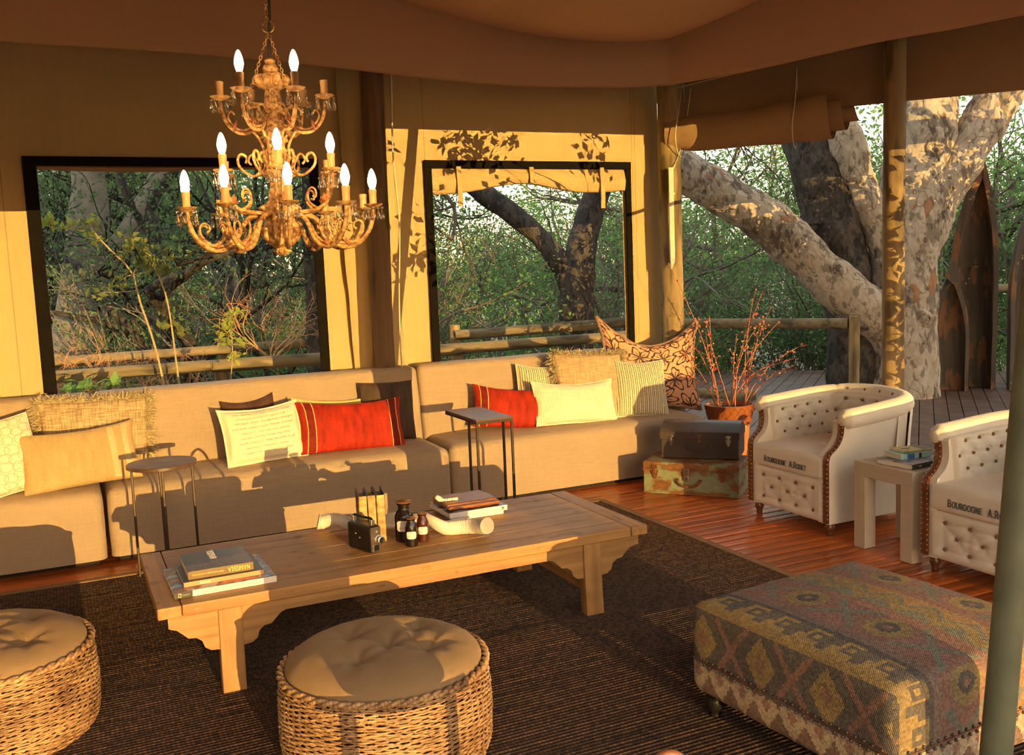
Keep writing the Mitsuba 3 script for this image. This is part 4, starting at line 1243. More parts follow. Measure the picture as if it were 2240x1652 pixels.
def pouf(label, cx, cy, R, H, tufts, seed):
    p = thing('wicker_pouf', label, 'pouf', 'round wicker poufs')
    m, uv, prof = wicker_mesh(cx, cy, R, H, seed)
    obj('basket', m, 'wicker', p, True, uv=uv)
    obj('core', lathe([(0, 0.002), (R * 0.95, 0.002), (R * 1.0, H * 0.5), (R * 0.985, H), (0, H + 0.002)], 40, (cx, cy, 0)), 'wicker_core', p, True)
    st = [tube([(cx + (prof(z) + 0.0025) * math.cos(a), cy + (prof(z) + 0.0025) * math.sin(a), z) for z in np.linspace(0.004, H, 6)], 0.003, 5) for a in np.arange(64) * 2 * PI / 64]
    obj('stakes', join(st), 'wicker', p, True, uv=np.zeros((sum(len(q.vertices) for q in st), 2)) + 0.3)
    obj('seat_pad', tufted_disc(cx, cy, R * 0.97, H + 0.012, 0.085, tufts, seed), 'pouf_cloth', p, 50, label='tufted tan suede pad')
    for (x, y) in tufts:
        obj('button', xf(lathe([(0.012, 0), (0.011, 0.004), (0, 0.007)], 14), (cx + x, cy + y, H + 0.045)), 'pouf_cloth', p, True)


pouf('round wicker pouf with a tufted tan pad in the foreground before the coffee table', 0.965, 3.285, 0.365, 0.335, [(0.02, 0.0), (-0.085, 0.14), (0.165, 0.105), (0.14, -0.10), (-0.125, -0.095)], 3)
pouf('round wicker pouf with a tan pad cut off by the left edge of the photo', -0.375, 4.17, 0.385, 0.335, [(0.0, 0.0), (-0.15, 0.15), (0.17, 0.13), (0.15, -0.15), (-0.15, -0.15)], 5)

# ---------------------------------------------------------------- kilim ottoman
KX, KY, KR, KW, KD, KH, KZ = 2.55, 2.52, math.radians(4.0), 0.90, 0.96, 0.36, 0.115
kc, ks = math.cos(KR), math.sin(KR)


def kilim_fn(p, n, uv):
    X, Y = p.x - KX, p.y - KY
    lx, ly = X * kc + Y * ks, -X * ks + Y * kc
    nx, ny = n.x * kc + n.y * ks, -n.x * ks + n.y * kc
    drop = dr.maximum(KZ + KH - p.z, 0)
    left, frontf = nx < -0.6, ny < -0.6
    s = lx + KW / 2 - dr.select(left, drop, 0)            # across the stripes, from the left top edge
    t = ly - dr.select(frontf, drop, 0)                   # along the stripes
    q = 0.0085                                            # one stitch
    jag = crand(dr.floor(t / q), dr.floor(s / q), 3)
    ss, tt = (dr.floor(s / q) + 0.5) * q, (dr.floor(t / q) + 0.5) * q
    red, yel, gry, grn = mi.Color3f(0.235, 0.125, 0.092), mi.Color3f(0.26, 0.175, 0.075), mi.Color3f(0.105, 0.085, 0.072), mi.Color3f(0.175, 0.16, 0.115)
    lit, brn = mi.Color3f(0.42, 0.31, 0.20), mi.Color3f(0.20, 0.12, 0.085)

    def cell(v, L):
        return v - L * (dr.floor(v / L) + 0.5)

    c = mi.Color3f(red)
    # field with crosses and stars
    def field(c, s0):
        u, v = ss - s0, cell(tt, 0.36)
        r1 = dr.abs(u) + dr.abs(v)
        star = dr.maximum(dr.abs(u), dr.abs(v)) + 0.5 * dr.minimum(dr.abs(u), dr.abs(v))
        c = dr.select(star < 0.085, yel, c)
        c = dr.select(star < 0.045, gry, c)
        c = dr.select(star < 0.018, red, c)
        v2 = cell(tt + 0.18, 0.36)
        xx = (dr.abs(dr.abs(u) - dr.abs(v2) * 0.9) < 0.018) & (dr.abs(v2) < 0.105)
        return dr.select(xx, grn, c)
    c = dr.select((s > 0.20) & (s < 0.46), field(c, 0.32), c)
    c = dr.select((s > 0.62), field(c, 0.76), c)
    # grey green band with yellow zigzag
    band = (s > 0.45) & (s < 0.62)
    zig = dr.abs(cell(tt, 0.16)) * 0.9
    cb = dr.select(dr.abs(ss - 0.48 - zig) < 0.028, yel, grn)
    cb = dr.select((ss - 0.53 > zig), mi.Color3f(0.30, 0.17, 0.075), cb)
    c = dr.select(band, cb, c)
    # hook band on the left top edge
    v = cell(tt, 0.145)
    u = ss - 0.01
    ring = dr.maximum(dr.abs(u - 0.085), dr.abs(v + 0.01))
    hook = (u < 0.035) | ((ring < 0.052) & (ring > 0.030)) | ((dr.abs(v - 0.045) < 0.018) & (u < 0.08)) | (ring < 0.012)
    hook = hook & ~((dr.abs(v + 0.055) < 0.014) & (u > 0.03))
    c = dr.select((s > -0.02) & (s < 0.165), dr.select(hook, yel, gry), c)
    c = dr.select((s >= 0.165) & (s < 0.20), mi.Color3f(0.19, 0.13, 0.105), c)
    # dark side band with diamonds and red crosses
    v = cell(tt + 0.06, 0.30)
    u = ss + 0.135
    dm = dr.abs(u) * 0.75 + dr.abs(v)
    cd = dr.select(dm < 0.075, yel, gry)
    cd = dr.select(dm < 0.030, red, cd)
    v3 = cell(tt + 0.21, 0.30)
    cd = dr.select((dr.abs(dr.abs(u) - dr.abs(v3) * 1.3) < 0.020) & (dr.abs(v3) < 0.085), red * 0.95, cd)
    c = dr.select((s <= -0.02) & (s > -0.235), cd, c)
    # light border along the bottom of both sides
    w = dr.select(left, t, lx)
    w = (dr.floor(w / q) + 0.5) * q
    k = dr.abs(cell(w, 0.12))
    dz = drop - 0.225
    dz = (dr.floor(dz / q) + 0.5) * q
    zz = dr.abs(cell(dz + 0.04, 0.16))
    cl = dr.select(k + zz * 0.7 < 0.062, lit, brn)
    cl = dr.select(k + zz * 0.7 < 0.022, mi.Color3f(0.30, 0.16, 0.115), cl)
    c = dr.select((left | frontf) & (drop > 0.235), cl, c)
    return c * (0.72 + 0.5 * jag) * (0.9 + 0.2 * noise(p.x * 9, p.y * 9, p.z * 9))


def kilim_bump(p, n, uv):
    X, Y = p.x - KX, p.y - KY
    lx, ly = X * kc + Y * ks, -X * ks + Y * kc
    return dr.sin((lx + p.z) * 2 * PI / 0.0085) * dr.sin((ly + 0.5 * p.z) * 2 * PI / 0.0085)


mat('kilim', kilim_fn, 0.9, kilim_bump, 0.0012, 1e-3)
mat('black_gloss', (0.008, 0.007, 0.006), 0.15, clearcoat=0.5)
ot = thing('kilim_ottoman', 'large square ottoman covered in a geometric kilim in the right foreground', 'ottoman')
m = rbox(KW, KD, KH, 0.055, 6, (20, 20, 8))
v = np.array(m.vertices)
up_ = np.clip((v[:, 2] - 0.05) / (KH / 2 - 0.05), 0, 1)
v[:, 2] += 0.035 * up_ * (1 - (2 * v[:, 0] / KW) ** 2) * (1 - (2 * v[:, 1] / KD) ** 2)
m.vertices = v
obj('cover', xf(soft(m, 0.01, 4, 2), (KX, KY, KZ + KH / 2 - 0.01), rz=KR), 'kilim', ot, True)
nl = []
for sx, sy, L, n_ in ((-1, 0, KD, 26), (0, -1, KW, 24)):
    for rowz in (0.145, 0.125):
        for k in range(n_):
            f_ = ((k + (0.5 if rowz < 0.14 else 0)) / n_ - 0.5) * (L - 0.1)
            q = np.array([sx * (KW / 2 + 0.0035), f_, 0]) if sx else np.array([f_, -KD / 2 - 0.0035, 0])
            nl.append(xf(trimesh.creation.icosphere(1, 0.0058), (q[0], q[1], rowz + KZ)))
obj('nail_heads', xf(join(nl), (KX, KY, 0), rz=KR), 'iron_chest', ot, True, kind='stuff')
obj('seam_cord', xf(tube(np.array([[KW / 2 - 0.02, -KD / 2 - 0.001, KZ + 0.135], [-KW / 2 + 0.03, -KD / 2 - 0.001, KZ + 0.135], [-KW / 2 - 0.001, -KD / 2 + 0.03, KZ + 0.135], [-KW / 2 - 0.001, KD / 2 - 0.03, KZ + 0.135]]), 0.0022, 5), (KX, KY, 0), rz=KR), 'rust', ot, True)
leg_prof = [(0, 0), (0.018, 0), (0.022, 0.012), (0.024, 0.022), (0.020, 0.03), (0.031, 0.042), (0.037, 0.058), (0.036, 0.078), (0.028, 0.095), (0.033, 0.102), (0.033, 0.125), (0, 0.125)]
for sx in (-1, 1):
    for sy in (-1, 1):
        obj('leg', xf(lathe(leg_prof, 24, (sx * (KW / 2 - 0.07), sy * (KD / 2 - 0.07), 0)), (KX, KY, 0), rz=KR), 'black_gloss', ot, True)

# ---------------------------------------------------------------- armchairs
CH_TOP = 0.80


def tuft_panel(w, h, pts, puff=0.03, n=40):
    """soft panel in the xy plane, buttons at pts; edges at z = 0"""
    X, Y = np.meshgrid(np.linspace(-w / 2, w / 2, n), np.linspace(-h / 2, h / 2, n), indexing='ij')
    ed = np.clip(np.minimum(w / 2 - np.abs(X), h / 2 - np.abs(Y)) / 0.04, 0, 1)
    Z = puff * np.sqrt(ed * (2 - ed))
    pts = np.asarray(pts)
    for x, y in pts:
        d = np.hypot(X - x, Y - y)
        Z -= puff * 0.85 * np.exp(-(d / 0.028)) * ed ** 0.5
    D = np.sqrt(((pts[:, None] - pts[None]) ** 2).sum(-1))
    for i in range(len(pts)):
        for j in range(i):
            if D[i, j] < 0.165:
                a, b = pts[i], pts[j]
                tt = np.clip(((X - a[0]) * (b - a)[0] + (Y - a[1]) * (b - a)[1]) / D[i, j] ** 2, 0, 1)
                d = np.hypot(X - a[0] - tt * (b - a)[0], Y - a[1] - tt * (b - a)[1])
                Z -= puff * 0.22 * np.exp(-(d / 0.010) ** 2)
    m = sheet(np.stack([X, Y, Z], -1))
    if m.face_normals[:, 2].mean() < 0:
        m.invert()
    return m


def diamond(w, h, nx, ny, mx=0.06, my=0.05):
    out = []
    for j in range(ny):
        y = -h / 2 + my + (h - 2 * my) * j / (ny - 1)
        k = nx if j % 2 == 0 else nx - 1
        for i in range(k):
            out.append((-w / 2 + mx + (w - 2 * mx) * ((i + (0 if j % 2 == 0 else 0.5)) / (nx - 1)), y))
    return out


def make_armchair(ox, oy, label):
    c = thing('armchair', label, 'armchair', 'cream tub armchairs with leather trim')
    O = np.array([ox, oy, 0.0])
    HW = 0.385           # half width of the body
    # side profile of an arm: x from the front (0) to the back
    fcurve = spline([(0.0, 0.47), (0.012, 0.515), (0.055, 0.55), (0.095, 0.60), (0.108, 0.655), (0.105, 0.71)], 14)
    arm = Polygon([(0.0, 0.085)] + [tuple(q) for q in fcurve] + [(0.115, 0.725), (0.60, 0.752), (0.63, 0.74), (0.63, 0.085)])
    for s in (-1, 1):
        m = extrude(arm, 0.095)
        m = xf(m, (0, 0.0475, 0), rx=PI / 2)
        m = m.subdivide_to_size(0.12)
        v = np.array(m.vertices)
        v[:, 1] += s * (HW - 0.0475 + 0.022 * np.clip((v[:, 2] - 0.45) / 0.3, 0, 1) ** 1.5)
        m.vertices = v
        a = obj('arm', xf(m, O), 'linen', c, 25)
        # leather trim with nails down the front
        fc = np.vstack([[(0.0, 0.09)], [(0.0, 0.2)], [(0.0, 0.33)], fcurve])
        t_, yc = [], s * (HW - 0.026)
        flare = 0.022 * np.clip((fc[:, 1] - 0.45) / 0.3, 0, 1) ** 1.5
        P = []
        for (x, z), f_ in zip(fc, flare):
            P.append([(x - 0.006, yc + s * f_ - 0.024, z), (x - 0.009, yc + s * f_, z), (x - 0.006, yc + s * f_ + 0.024, z)])
        P = np.array(P)
        side = np.concatenate([P[:, :1] + [0.012, 0, 0], P, P[:, -1:] + [0.012, 0, 0]], 1)
        obj('leather_trim', xf(sheet(side), O), 'chair_leather', c, True, label='brown leather trim strip')
        cl = spline([P[k, 1] for k in range(len(P))], 24)
        nls = [xf(trimesh.creation.icosphere(1, 0.0042), q + np.array([-0.001, dy, 0])) for q in cl for dy in (-0.019, 0.019)]
        obj('trim_nails', xf(join(nls), O), 'nail', c, True, kind='stuff')
        # tufted inner face
        w_, h_ = 0.54, 0.30
        pts = diamond(w_, h_, 5, 4, 0.05, 0.035)
        tp = tuft_panel(w_, h_, pts)
        Mi = frame_mat((0.40, s * (HW - 0.095 + 0.008), 0.60), (1, 0, 0.055) if s > 0 else (-1, 0, -0.055), (0, s * 0.08, 1))
        Mi = trimesh.transformations.translation_matrix(O) @ Mi
        ip = obj('inner_panel', moved(tp, Mi), 'linen_dark', c, True)
        bt = lathe([(0.0095, 0), (0.009, 0.005), (0.005, 0.008), (0, 0.009)], 12)
        for x, y in pts:
            obj('button', moved(xf(bt, (x, y, 0.004)), Mi), 'button', c, True)
    # back: gently curved shell with a rolled top
    th = np.linspace(-1, 1, 41)
    bx = 0.80 - 0.19 * th ** 4
    by = (HW + 0.024) * th
    def ring(d, z):
        return np.stack([bx + d, by * (1 + 0.0 * d), 0 * bx + z], -1)
    prof = [(-0.10, 0.36), (-0.085, 0.5), (-0.07, 0.65), (-0.06, 0.73), (-0.045, 0.77), (-0.02, 0.79), (0.005, 0.79), (0.028, 0.77), (0.035, 0.73), (0.03, 0.68), (0.02, 0.6), (0.01, 0.085)]
    pr = spline(prof, 40)
    obj('back', xf(sheet(np.stack([ring(d, z) for d, z in pr], 1)), O), 'linen', c, True)
    w_, h_ = 0.66, 0.34
    pts = diamond(w_, h_, 5, 4, 0.07, 0.045)
    tp = tuft_panel(w_, h_, pts, 0.034)
    def curl(v):
        x, y, z = v.T
        q = x / (HW - 0.02)
        return np.stack([0.80 - 0.10 * q ** 2 - 0.078 + 0.085 * (y / 0.34) * 0.35 - z * 1.0 - 0.006, -x, 0.62 + y], -1)
    obj('inner_panel', xf(bent(tp, curl), O), 'linen_dark', c, True)
    bt = lathe([(0.0095, 0), (0.009, 0.005), (0.005, 0.008), (0, 0.009)], 12)
    for x, y in pts:
        q = curl(np.array([[x, y, 0.008]]))[0]
        obj('button', xf(xf(bt, ry=-PI / 2), O + q), 'button', c, True)
    for y in np.linspace(-0.2, 0.2, 4):
        q = np.array([0.795 - 0.10 * (y / HW) ** 2 - 0.052, y, 0.815])
        obj('button', xf(xf(bt, ry=-PI / 3), O + q), 'button', c, True)
    # one padded roll along the arms and the back, gathered at the front ends and creased at the corners
    half = [(0.088, -(HW + 0.005), 0.728), (0.30, -(HW + 0.003), 0.742), (0.55, -(HW - 0.012), 0.760), (0.66, -(HW - 0.045), 0.768), (0.745, -(HW - 0.13), 0.778), (0.785, -0.12, 0.786)]
    p = spline(half + [(0.795, 0, 0.788)] + [(x, -y, z) for x, y, z in half[::-1]], 120)
    u = np.linspace(0, 1, 120)
    e_ = np.minimum(u, 1 - u)
    rad = 0.062 * np.sqrt(np.clip(e_ / 0.02, 0.25, 1)) * (1 - 0.10 * np.exp(-((e_ - 0.335) / 0.006) ** 2))
    obj('arm_roll', xf(tube(p, rad, 20, wob=lambda uu, th: 1 + 0.06 * np.sin(th * 9) * np.exp(-np.minimum(uu, 1 - uu) * 45)), O), 'linen', c, True)
    # base with tufted front panel
    obj('base', xf(cube(0.012, 0.74, -HW + 0.05, HW - 0.05, 0.085, 0.35), O), 'linen', c, False)
    w_, h_ = 2 * HW - 0.098, 0.265
    pts = diamond(w_, h_, 4, 3, 0.10, 0.06) 
    tp = tuft_panel(w_, h_, pts, 0.022)
    Mi = trimesh.transformations.translation_matrix(O) @ frame_mat((0.012, 0, 0.2185), (0, -1, 0), (0, 0, 1))
    obj('front_panel', moved(tp, Mi), 'linen', c, True)
    for x, y in pts:
        obj('button', moved(xf(bt, (x, y, 0.004)), Mi), 'button', c, True)
    # seat cushion with stencilled words
    sc_ = rbox(0.66, 2 * HW - 0.10, 0.145, 0.03, 4, (10, 10, 3), at=(0.325, 0, 0))
    v = np.array(sc_.vertices)
    v[:, 2] += 0.022 * np.clip(v[:, 2] / 0.07, 0, 1) * (1 - ((v[:, 0] - 0.325) / 0.33) ** 2) * (1 - (v[:, 1] / (HW - 0.05)) ** 2)
    sc_.vertices = v
    st = obj('seat_cushion', xf(soft(sc_, 0.008, 5, 4), O + np.array([-0.008, 0, 0.425])), 'linen', c, True)
    Mt = trimesh.transformations.translation_matrix(O) @ frame_mat((-0.0150, 0.0, 0.414), (0, -1, 0), (0, 0, 1))
    x = -0.20
    for ch, hh in (('B', 0.041), ('OURGOGNE', 0.034), (' ', 0), ('A', 0.041), ('.', 0.034), ('R', 0.041), ('ODET', 0.034)):
        if ch == ' ':
            x += 0.028
            continue
        t = meshkit.text_mesh(ch, hh, 0.003)
        v = np.array(t.vertices)
        v[:, 0] = (v[:, 0] - v[:, 0].min()) * 0.70
        wd = v[:, 0].max()
        v[:, 0] += x
        v[:, 1] -= 0.022
        x += wd + 0.006
        t.vertices = v
        obj('lettering', moved(t, Mt), 'print_ink', c, False, label='dark stencilled word')
    lp = [(0, 0), (0.017, 0), (0.021, 0.008), (0.017, 0.02), (0.024, 0.032), (0.031, 0.046), (0.030, 0.062), (0.021, 0.075), (0.027, 0.082), (0.027, 0.09), (0, 0.09)]
    for x in (0.05, 0.68):
        for y in (-HW + 0.05, HW - 0.05):
            obj('leg', xf(lathe(lp, 20, (x, y, 0)), O), 'chair_wood', c, True)
    return c


ch1 = make_armchair(4.185, 4.865, 'cream linen tub armchair between the stacked trunks and the pale side table')
d = numbered('armchair')
tag(d, 'cream linen tub armchair cut off by the right edge, right of the pale side table', 'armchair', 'cream tub armchairs with leather trim')
dup(ch1, d, TR((0.0, -1.475, 0)))
sb = thing('sideboard', 'low wooden sideboard standing out of view beyond the right edge', 'sideboard')
obj('body', rbox(0.82, 0.42, 0.62, 0.006, at=(4.70, 0.9, 0.43)), 'table_x', sb, 40)
obj('top', rbox(0.86, 0.48, 0.035, 0.006, at=(4.70, 0.9, 0.758)), 'table_x', sb, 40)
for x in (4.36, 5.04):
    for y in (0.74, 1.06):
        obj('leg', rbox(0.06, 0.06, 0.12, 0.004, at=(x, y, 0.06)), 'table_z', sb, 40)

# pale side table with three books
t = thing('pale_side_table', 'square whitewashed wooden side table between the two armchairs', 'side table')
x0, x1, y0, y1, h, g = 4.20, 4.62, 3.855, 4.29, 0.52, 0.085
obj('table_top', rbox(x1 - x0, y1 - y0, 0.085, 0.003, 1, at=((x0 + x1) / 2, (y0 + y1) / 2, h - 0.0425)), 'pale_wood_y', t, False)
for x in (x0 + g / 2, x1 - g / 2):
    for y in (y0 + g / 2, y1 - g / 2):
        obj('leg', rbox(g, g, h - 0.002, 0.003, 1, at=(x, y, (h - 0.002) / 2 )), 'pale_wood', t, False)
mat('bk_lilac', cover_fn(((0.22, 0.19, 0.24), (0.34, 0.30, 0.36), (0.10, 0.09, 0.09)), 10), 0.3)
mat('bk_cyan', (0.33, 0.60, 0.60), 0.35)
mat('bk_blue', (0.06, 0.17, 0.42), 0.35)
mat('bk_yellow', cover_fn(((0.50, 0.34, 0.08), (0.46, 0.40, 0.17), (0.14, 0.30, 0.07)), 9), 0.3)
mat('bk_green', (0.05, 0.11, 0.05), 0.35)
rzb = -PI / 2 - 0.12
zt = h + 0.001
def book2(label, cx, cy, z, w, d, tk, ang, cover, spine_mat):
    return book(label, cx, cy, z, w, d, tk, ang, cover, group='books on the pale side table', spine_mat=spine_mat)
b, M = book2('grey lilac hardback at the bottom of the stack on the pale side table', 4.40, 4.045, zt, 0.31, 0.24, 0.030, 0.10, 'bk_lilac', 'bk_dark')
lettering('NOW', 0.008, on_spine(M, -0.09, 0.015, 0.24), 'white_print', b)
b, M = book2('turquoise paperback in the middle of the stack on the pale side table', 4.42, 4.10, zt + 0.0305, 0.21, 0.15, 0.030, -0.12, 'bk_cyan', 'bk_cyan')
for x, w_ in ((-0.035, 0.05), (0.03, 0.018)):
    obj('spine_band', moved(rbox(w_, 0.0045, 0.0302, 0.001, at=(x, -0.0753, 0.015)), M), 'bk_blue' if x < 0 else 'bk_dark', b, False)
b, M = book2('yellow paperback with a green bird, topmost on the pale side table', 4.452, 4.105, zt + 0.061, 0.19, 0.135, 0.012, -0.10, 'bk_yellow', 'bk_yellow')
obj('bird_print', moved(extrude(unary_union([Point(0, 0).buffer(1).intersection(sbox(-2, -2, 2, 2))]), 0.0004), on_top(M, -0.03, 0.005, 0.012) @ np.diag([0.034, 0.014, 1, 1])), 'bk_green', b, False)
obj('red_badge', moved(extrude(Point(0, 0).buffer(0.011), 0.0004), on_top(M, -0.062, -0.045, 0.012)), 'label_red', b, False)
obj('title_block', moved(extrude(sbox(-0.022, -0.06, 0.022, 0.06), 0.0004), on_top(M, 0.066, 0, 0.012)), 'bk_green', b, False)

# ---------------------------------------------------------------- trunks and planter by the sofa end
def chest(name, label, a, b, z, dpt, H, lid, m, seed, sloped):
    a, b = np.array([*a, 0.0]), np.array([*b, 0.0])
    ex = (b - a) / np.linalg.norm(b - a)
    L = np.linalg.norm(b - a)
    ey = np.array([-ex[1], ex[0], 0])           # away from the viewer
    c = thing(name, label, 'trunk', 'stacked metal trunks')
    M = frame_mat(a + np.array([0, 0, z]), ex, ey)
    obj('body', moved(soft(rbox(L, dpt, H - lid, 0.008, 2, (8, 4, 4), at=(L / 2, dpt / 2, (H - lid) / 2)), 0.003, 7, seed), M), m, c, 40)
    zl = H - lid
    if sloped:
        pf = Polygon([(-0.006, zl), (-0.006, zl + lid * 0.45), (0.002, zl + lid * 0.5), (dpt * 0.32, H - 0.012), (dpt * 0.4, H), (dpt * 0.6, H), (dpt * 0.68, H - 0.012), (dpt, zl + lid * 0.5), (dpt + 0.006, zl)])
        lm = xf(extrude(pf, L + 0.012), (-0.006, 0, 0))
        v = np.array(lm.vertices)
        lm.vertices = np.stack([v[:, 2] - 0.006, v[:, 0] + 0.006 - 0.006, v[:, 1]], -1)
        lm.fix_normals()
    else:
        lm = soft(rbox(L + 0.01, dpt + 0.01, lid, 0.014, 3, (8, 4, 1), at=(L / 2, dpt / 2, zl + lid / 2)), 0.003, 7, seed + 1)
    obj('lid', moved(lm, M), m, c, 30)
    obj('rim', moved(join(rbox(L + 0.014, 0.008, 0.010, 0.003, at=(L / 2, -0.005, zl + 0.002)), rbox(L + 0.004, 0.006, 0.012, 0.002, at=(L / 2, -0.002, 0.012))), M), m, c, 40)
    return c, M, L, zl


def latch(c, M, x, z, m, s=1.0):
    k = obj('latch', moved(join(rbox(0.036 * s, 0.010, 0.020 * s, 0.004, at=(x, -0.010, z + 0.026 * s)), rbox(0.018 * s, 0.012, 0.030 * s, 0.003, at=(x, -0.012, z + 0.004 * s)),
                                xf(extrude(Polygon([(-0.022, 0.018), (0.022, 0.018), (0.010, -0.022), (0.004, -0.034), (-0.004, -0.034), (-0.010, -0.022)]), 0.006), (x, -0.003, z - 0.012 * s), rx=PI / 2, s=s)), M), m, c, 40)


def grip(c, M, x, z, w, m, r=0.006):
    p = spline([(x - w / 2, -0.006, z), (x - w / 2, -0.016, z - 0.002), (x - w * 0.42, -0.022, z - 0.02), (x - w * 0.25, -0.024, z - 0.038), (x, -0.024, z - 0.043), (x + w * 0.25, -0.024, z - 0.038), (x + w * 0.42, -0.022, z - 0.02), (x + w / 2, -0.016, z - 0.002), (x + w / 2, -0.006, z)], 40)
    obj('handle', moved(tube(p, r, 8), M), m, c, True)
    obj('handle_mount', moved(join(rbox(0.024, 0.008, 0.024, 0.004, at=(x - w / 2, -0.004, z)), rbox(0.024, 0.008, 0.024, 0.004, at=(x + w / 2, -0.004, z))), M), m, c, 40)


c, M, L, zl = chest('metal_trunk', 'rusty green metal trunk on the floor under the dark one', (3.90, 6.13), (4.355, 5.575), 0.0, 0.40, 0.245, 0.06, 'rusty_chest', 3, False)
latch(c, M, 0.09, zl - 0.01, 'rust', 1.3)
latch(c, M, L - 0.12, zl - 0.01, 'rust', 1.3)
grip(c, M, L * 0.49, 0.115, 0.17, 'rust', 0.009)
obj('padlock_plate', moved(join(rbox(0.044, 0.012, 0.05, 0.004, at=(L * 0.46, -0.012, zl - 0.005)), rbox(0.038, 0.012, 0.042, 0.006, at=(L * 0.465, -0.014, zl - 0.052))), M), 'silver', c, 40)
obj('keyhole', moved(rbox(0.008, 0.004, 0.016, 0.002, at=(L * 0.465, -0.021, zl - 0.052)), M), 'deck_gap', c, False)
c, M, L, zl = chest('metal_trunk', 'dark brown metal trunk with silver latches on top of the rusty one', (4.075, 6.145), (4.485, 5.735), 0.246, 0.36, 0.265, 0.115, 'iron_chest', 4, True)
latch(c, M, 0.075, zl - 0.005, 'silver', 1.0)
latch(c, M, L - 0.075, zl - 0.005, 'silver', 1.0)
latch(c, M, L * 0.5, zl + 0.012, 'rust', 0.8)
grip(c, M, L * 0.49, 0.105, 0.17, 'iron_chest', 0.006)

pt = thing('planter', 'tall terracotta planter with a leather band behind the trunks', 'planter')
px, py = 5.13, 6.68
obj('pot', lathe([(0, 0), (0.135, 0), (0.14, 0.02), (0.165, 0.28), (0.172, 0.36), (0.20, 0.49), (0.203, 0.50), (0.19, 0.50), (0.18, 0.46), (0, 0.45)], 48, (px, py, 0)), 'terracotta', pt, 40)
obj('leather_band', lathe([(0.172, 0.335), (0.180, 0.34), (0.207, 0.488), (0.209, 0.50), (0.197, 0.503)], 48, (px, py, 0)), 'pot_leather', pt, 40)
for a in (-135, -100, 170, 60):
    a = math.radians(a)
    q = np.array([px + 0.185 * math.cos(a), py + 0.185 * math.sin(a), 0])
    obj('strap', xf(rbox(0.006, 0.022, 0.14, 0.003, at=(0, 0, 0)), q + np.array([0, 0, 0.34]), ry=0.12, rz=a), 'chair_leather', pt, 40)
lace = []
for k in range(22):
    for d_ in (1, -1):
        u = np.linspace(0, 1, 6)
        a = 2 * PI * (k + d_ * u) / 22
        r = 0.1925 + 0.0165 * u
        lace.append(tube(np.stack([px + r * np.cos(a), py + r * np.sin(a), 0.405 + 0.085 * u], -1), 0.002, 4))
obj('lacing', join(lace), 'chair_leather', pt, True, kind='stuff')
obj('soil', lathe([(0.181, 0.462), (0, 0.466)], 24, (px, py, 0)), 'soil', pt, True)

dp = thing('dry_plant', 'dry branches with red leaves and pods standing in the planter', 'plant')
g = np.random.default_rng(12)
st, lv, pd = [], [], []
tips = [(-0.42, -0.1, 1.25), (-0.20, 0.05, 0.72), (-0.26, 0.1, 0.60), (-0.12, -0.05, 0.66), (0.12, 0.1, 1.0), (0.30, 0.0, 1.02), (0.24, -0.1, 0.86), (0.02, 0.0, 0.62), (0.42, -0.05, 0.70), (0.50, -0.2, 0.52), (0.40, -0.25, 0.36), (-0.33, -0.1, 0.52), (-0.30, -0.15, 0.34), (0.16, -0.1, 0.78), (0.2, 0.15, 0.7), (0.58, -0.15, 0.44), (-0.08, 0.1, 0.8)]
for (dx, dy, dz) in tips:
    b0 = np.array([px + g.normal(0, 0.06) + 0.1 * dx, py + g.normal(0, 0.06), 0.46])
    R_x, R_y = math.cos(0.43), -math.sin(0.43)
    tip = b0 + np.array([dx * R_x + 0.3 * dy, dx * R_y + dy * 0.5, dz])
    mid = (b0 + tip) / 2 + np.array([-0.12 * dx, 0.03, 0.10 * abs(dx) + 0.02]) + g.normal(0, 0.012, 3)
    p = spline([b0, mid, tip], 26)
    p[1:] += np.cumsum(g.normal(0, 0.0022, (25, 3)), 0)
    st.append(tube(p, np.linspace(0.0055, 0.0022, 26), 5))
    for k in range(6, 26):
        if g.random() < 0.75:
            o = p[k] + g.normal(0, 0.012, 3)
            if g.random() < 0.45:
                pd.append(xf(trimesh.creation.icosphere(1, 0.006 + 0.005 * g.random()), o))
            else:
                q = g.normal(0, 1, (3, 3)) * 0.011
                lv.append(trimesh.Trimesh(np.vstack([o, o + q[0], o + q[0] + q[1], o + q[1]]), [[0, 1, 2], [0, 2, 3]], process=False))
    for k in g.integers(8, 22, 3):
        d_ = g.normal(0, 0.05, 3) + np.array([0.02 * np.sign(dx), 0, 0.05])
        st.append(tube(np.stack([p[k], p[k] + d_ * 0.5 + g.normal(0, 0.006, 3), p[k] + d_]), [0.0025, 0.002, 0.0012], 4))
        pd.append(xf(trimesh.creation.icosphere(1, 0.008), p[k] + d_))
obj('stems', join(st), 'red_stem', dp, True)
obj('leaves', join(lv), 'red_leaf', dp, False, kind='stuff')
obj('pods', join(pd), 'red_pod', dp, True, kind='stuff')

# curved brown leather corner at the bottom edge

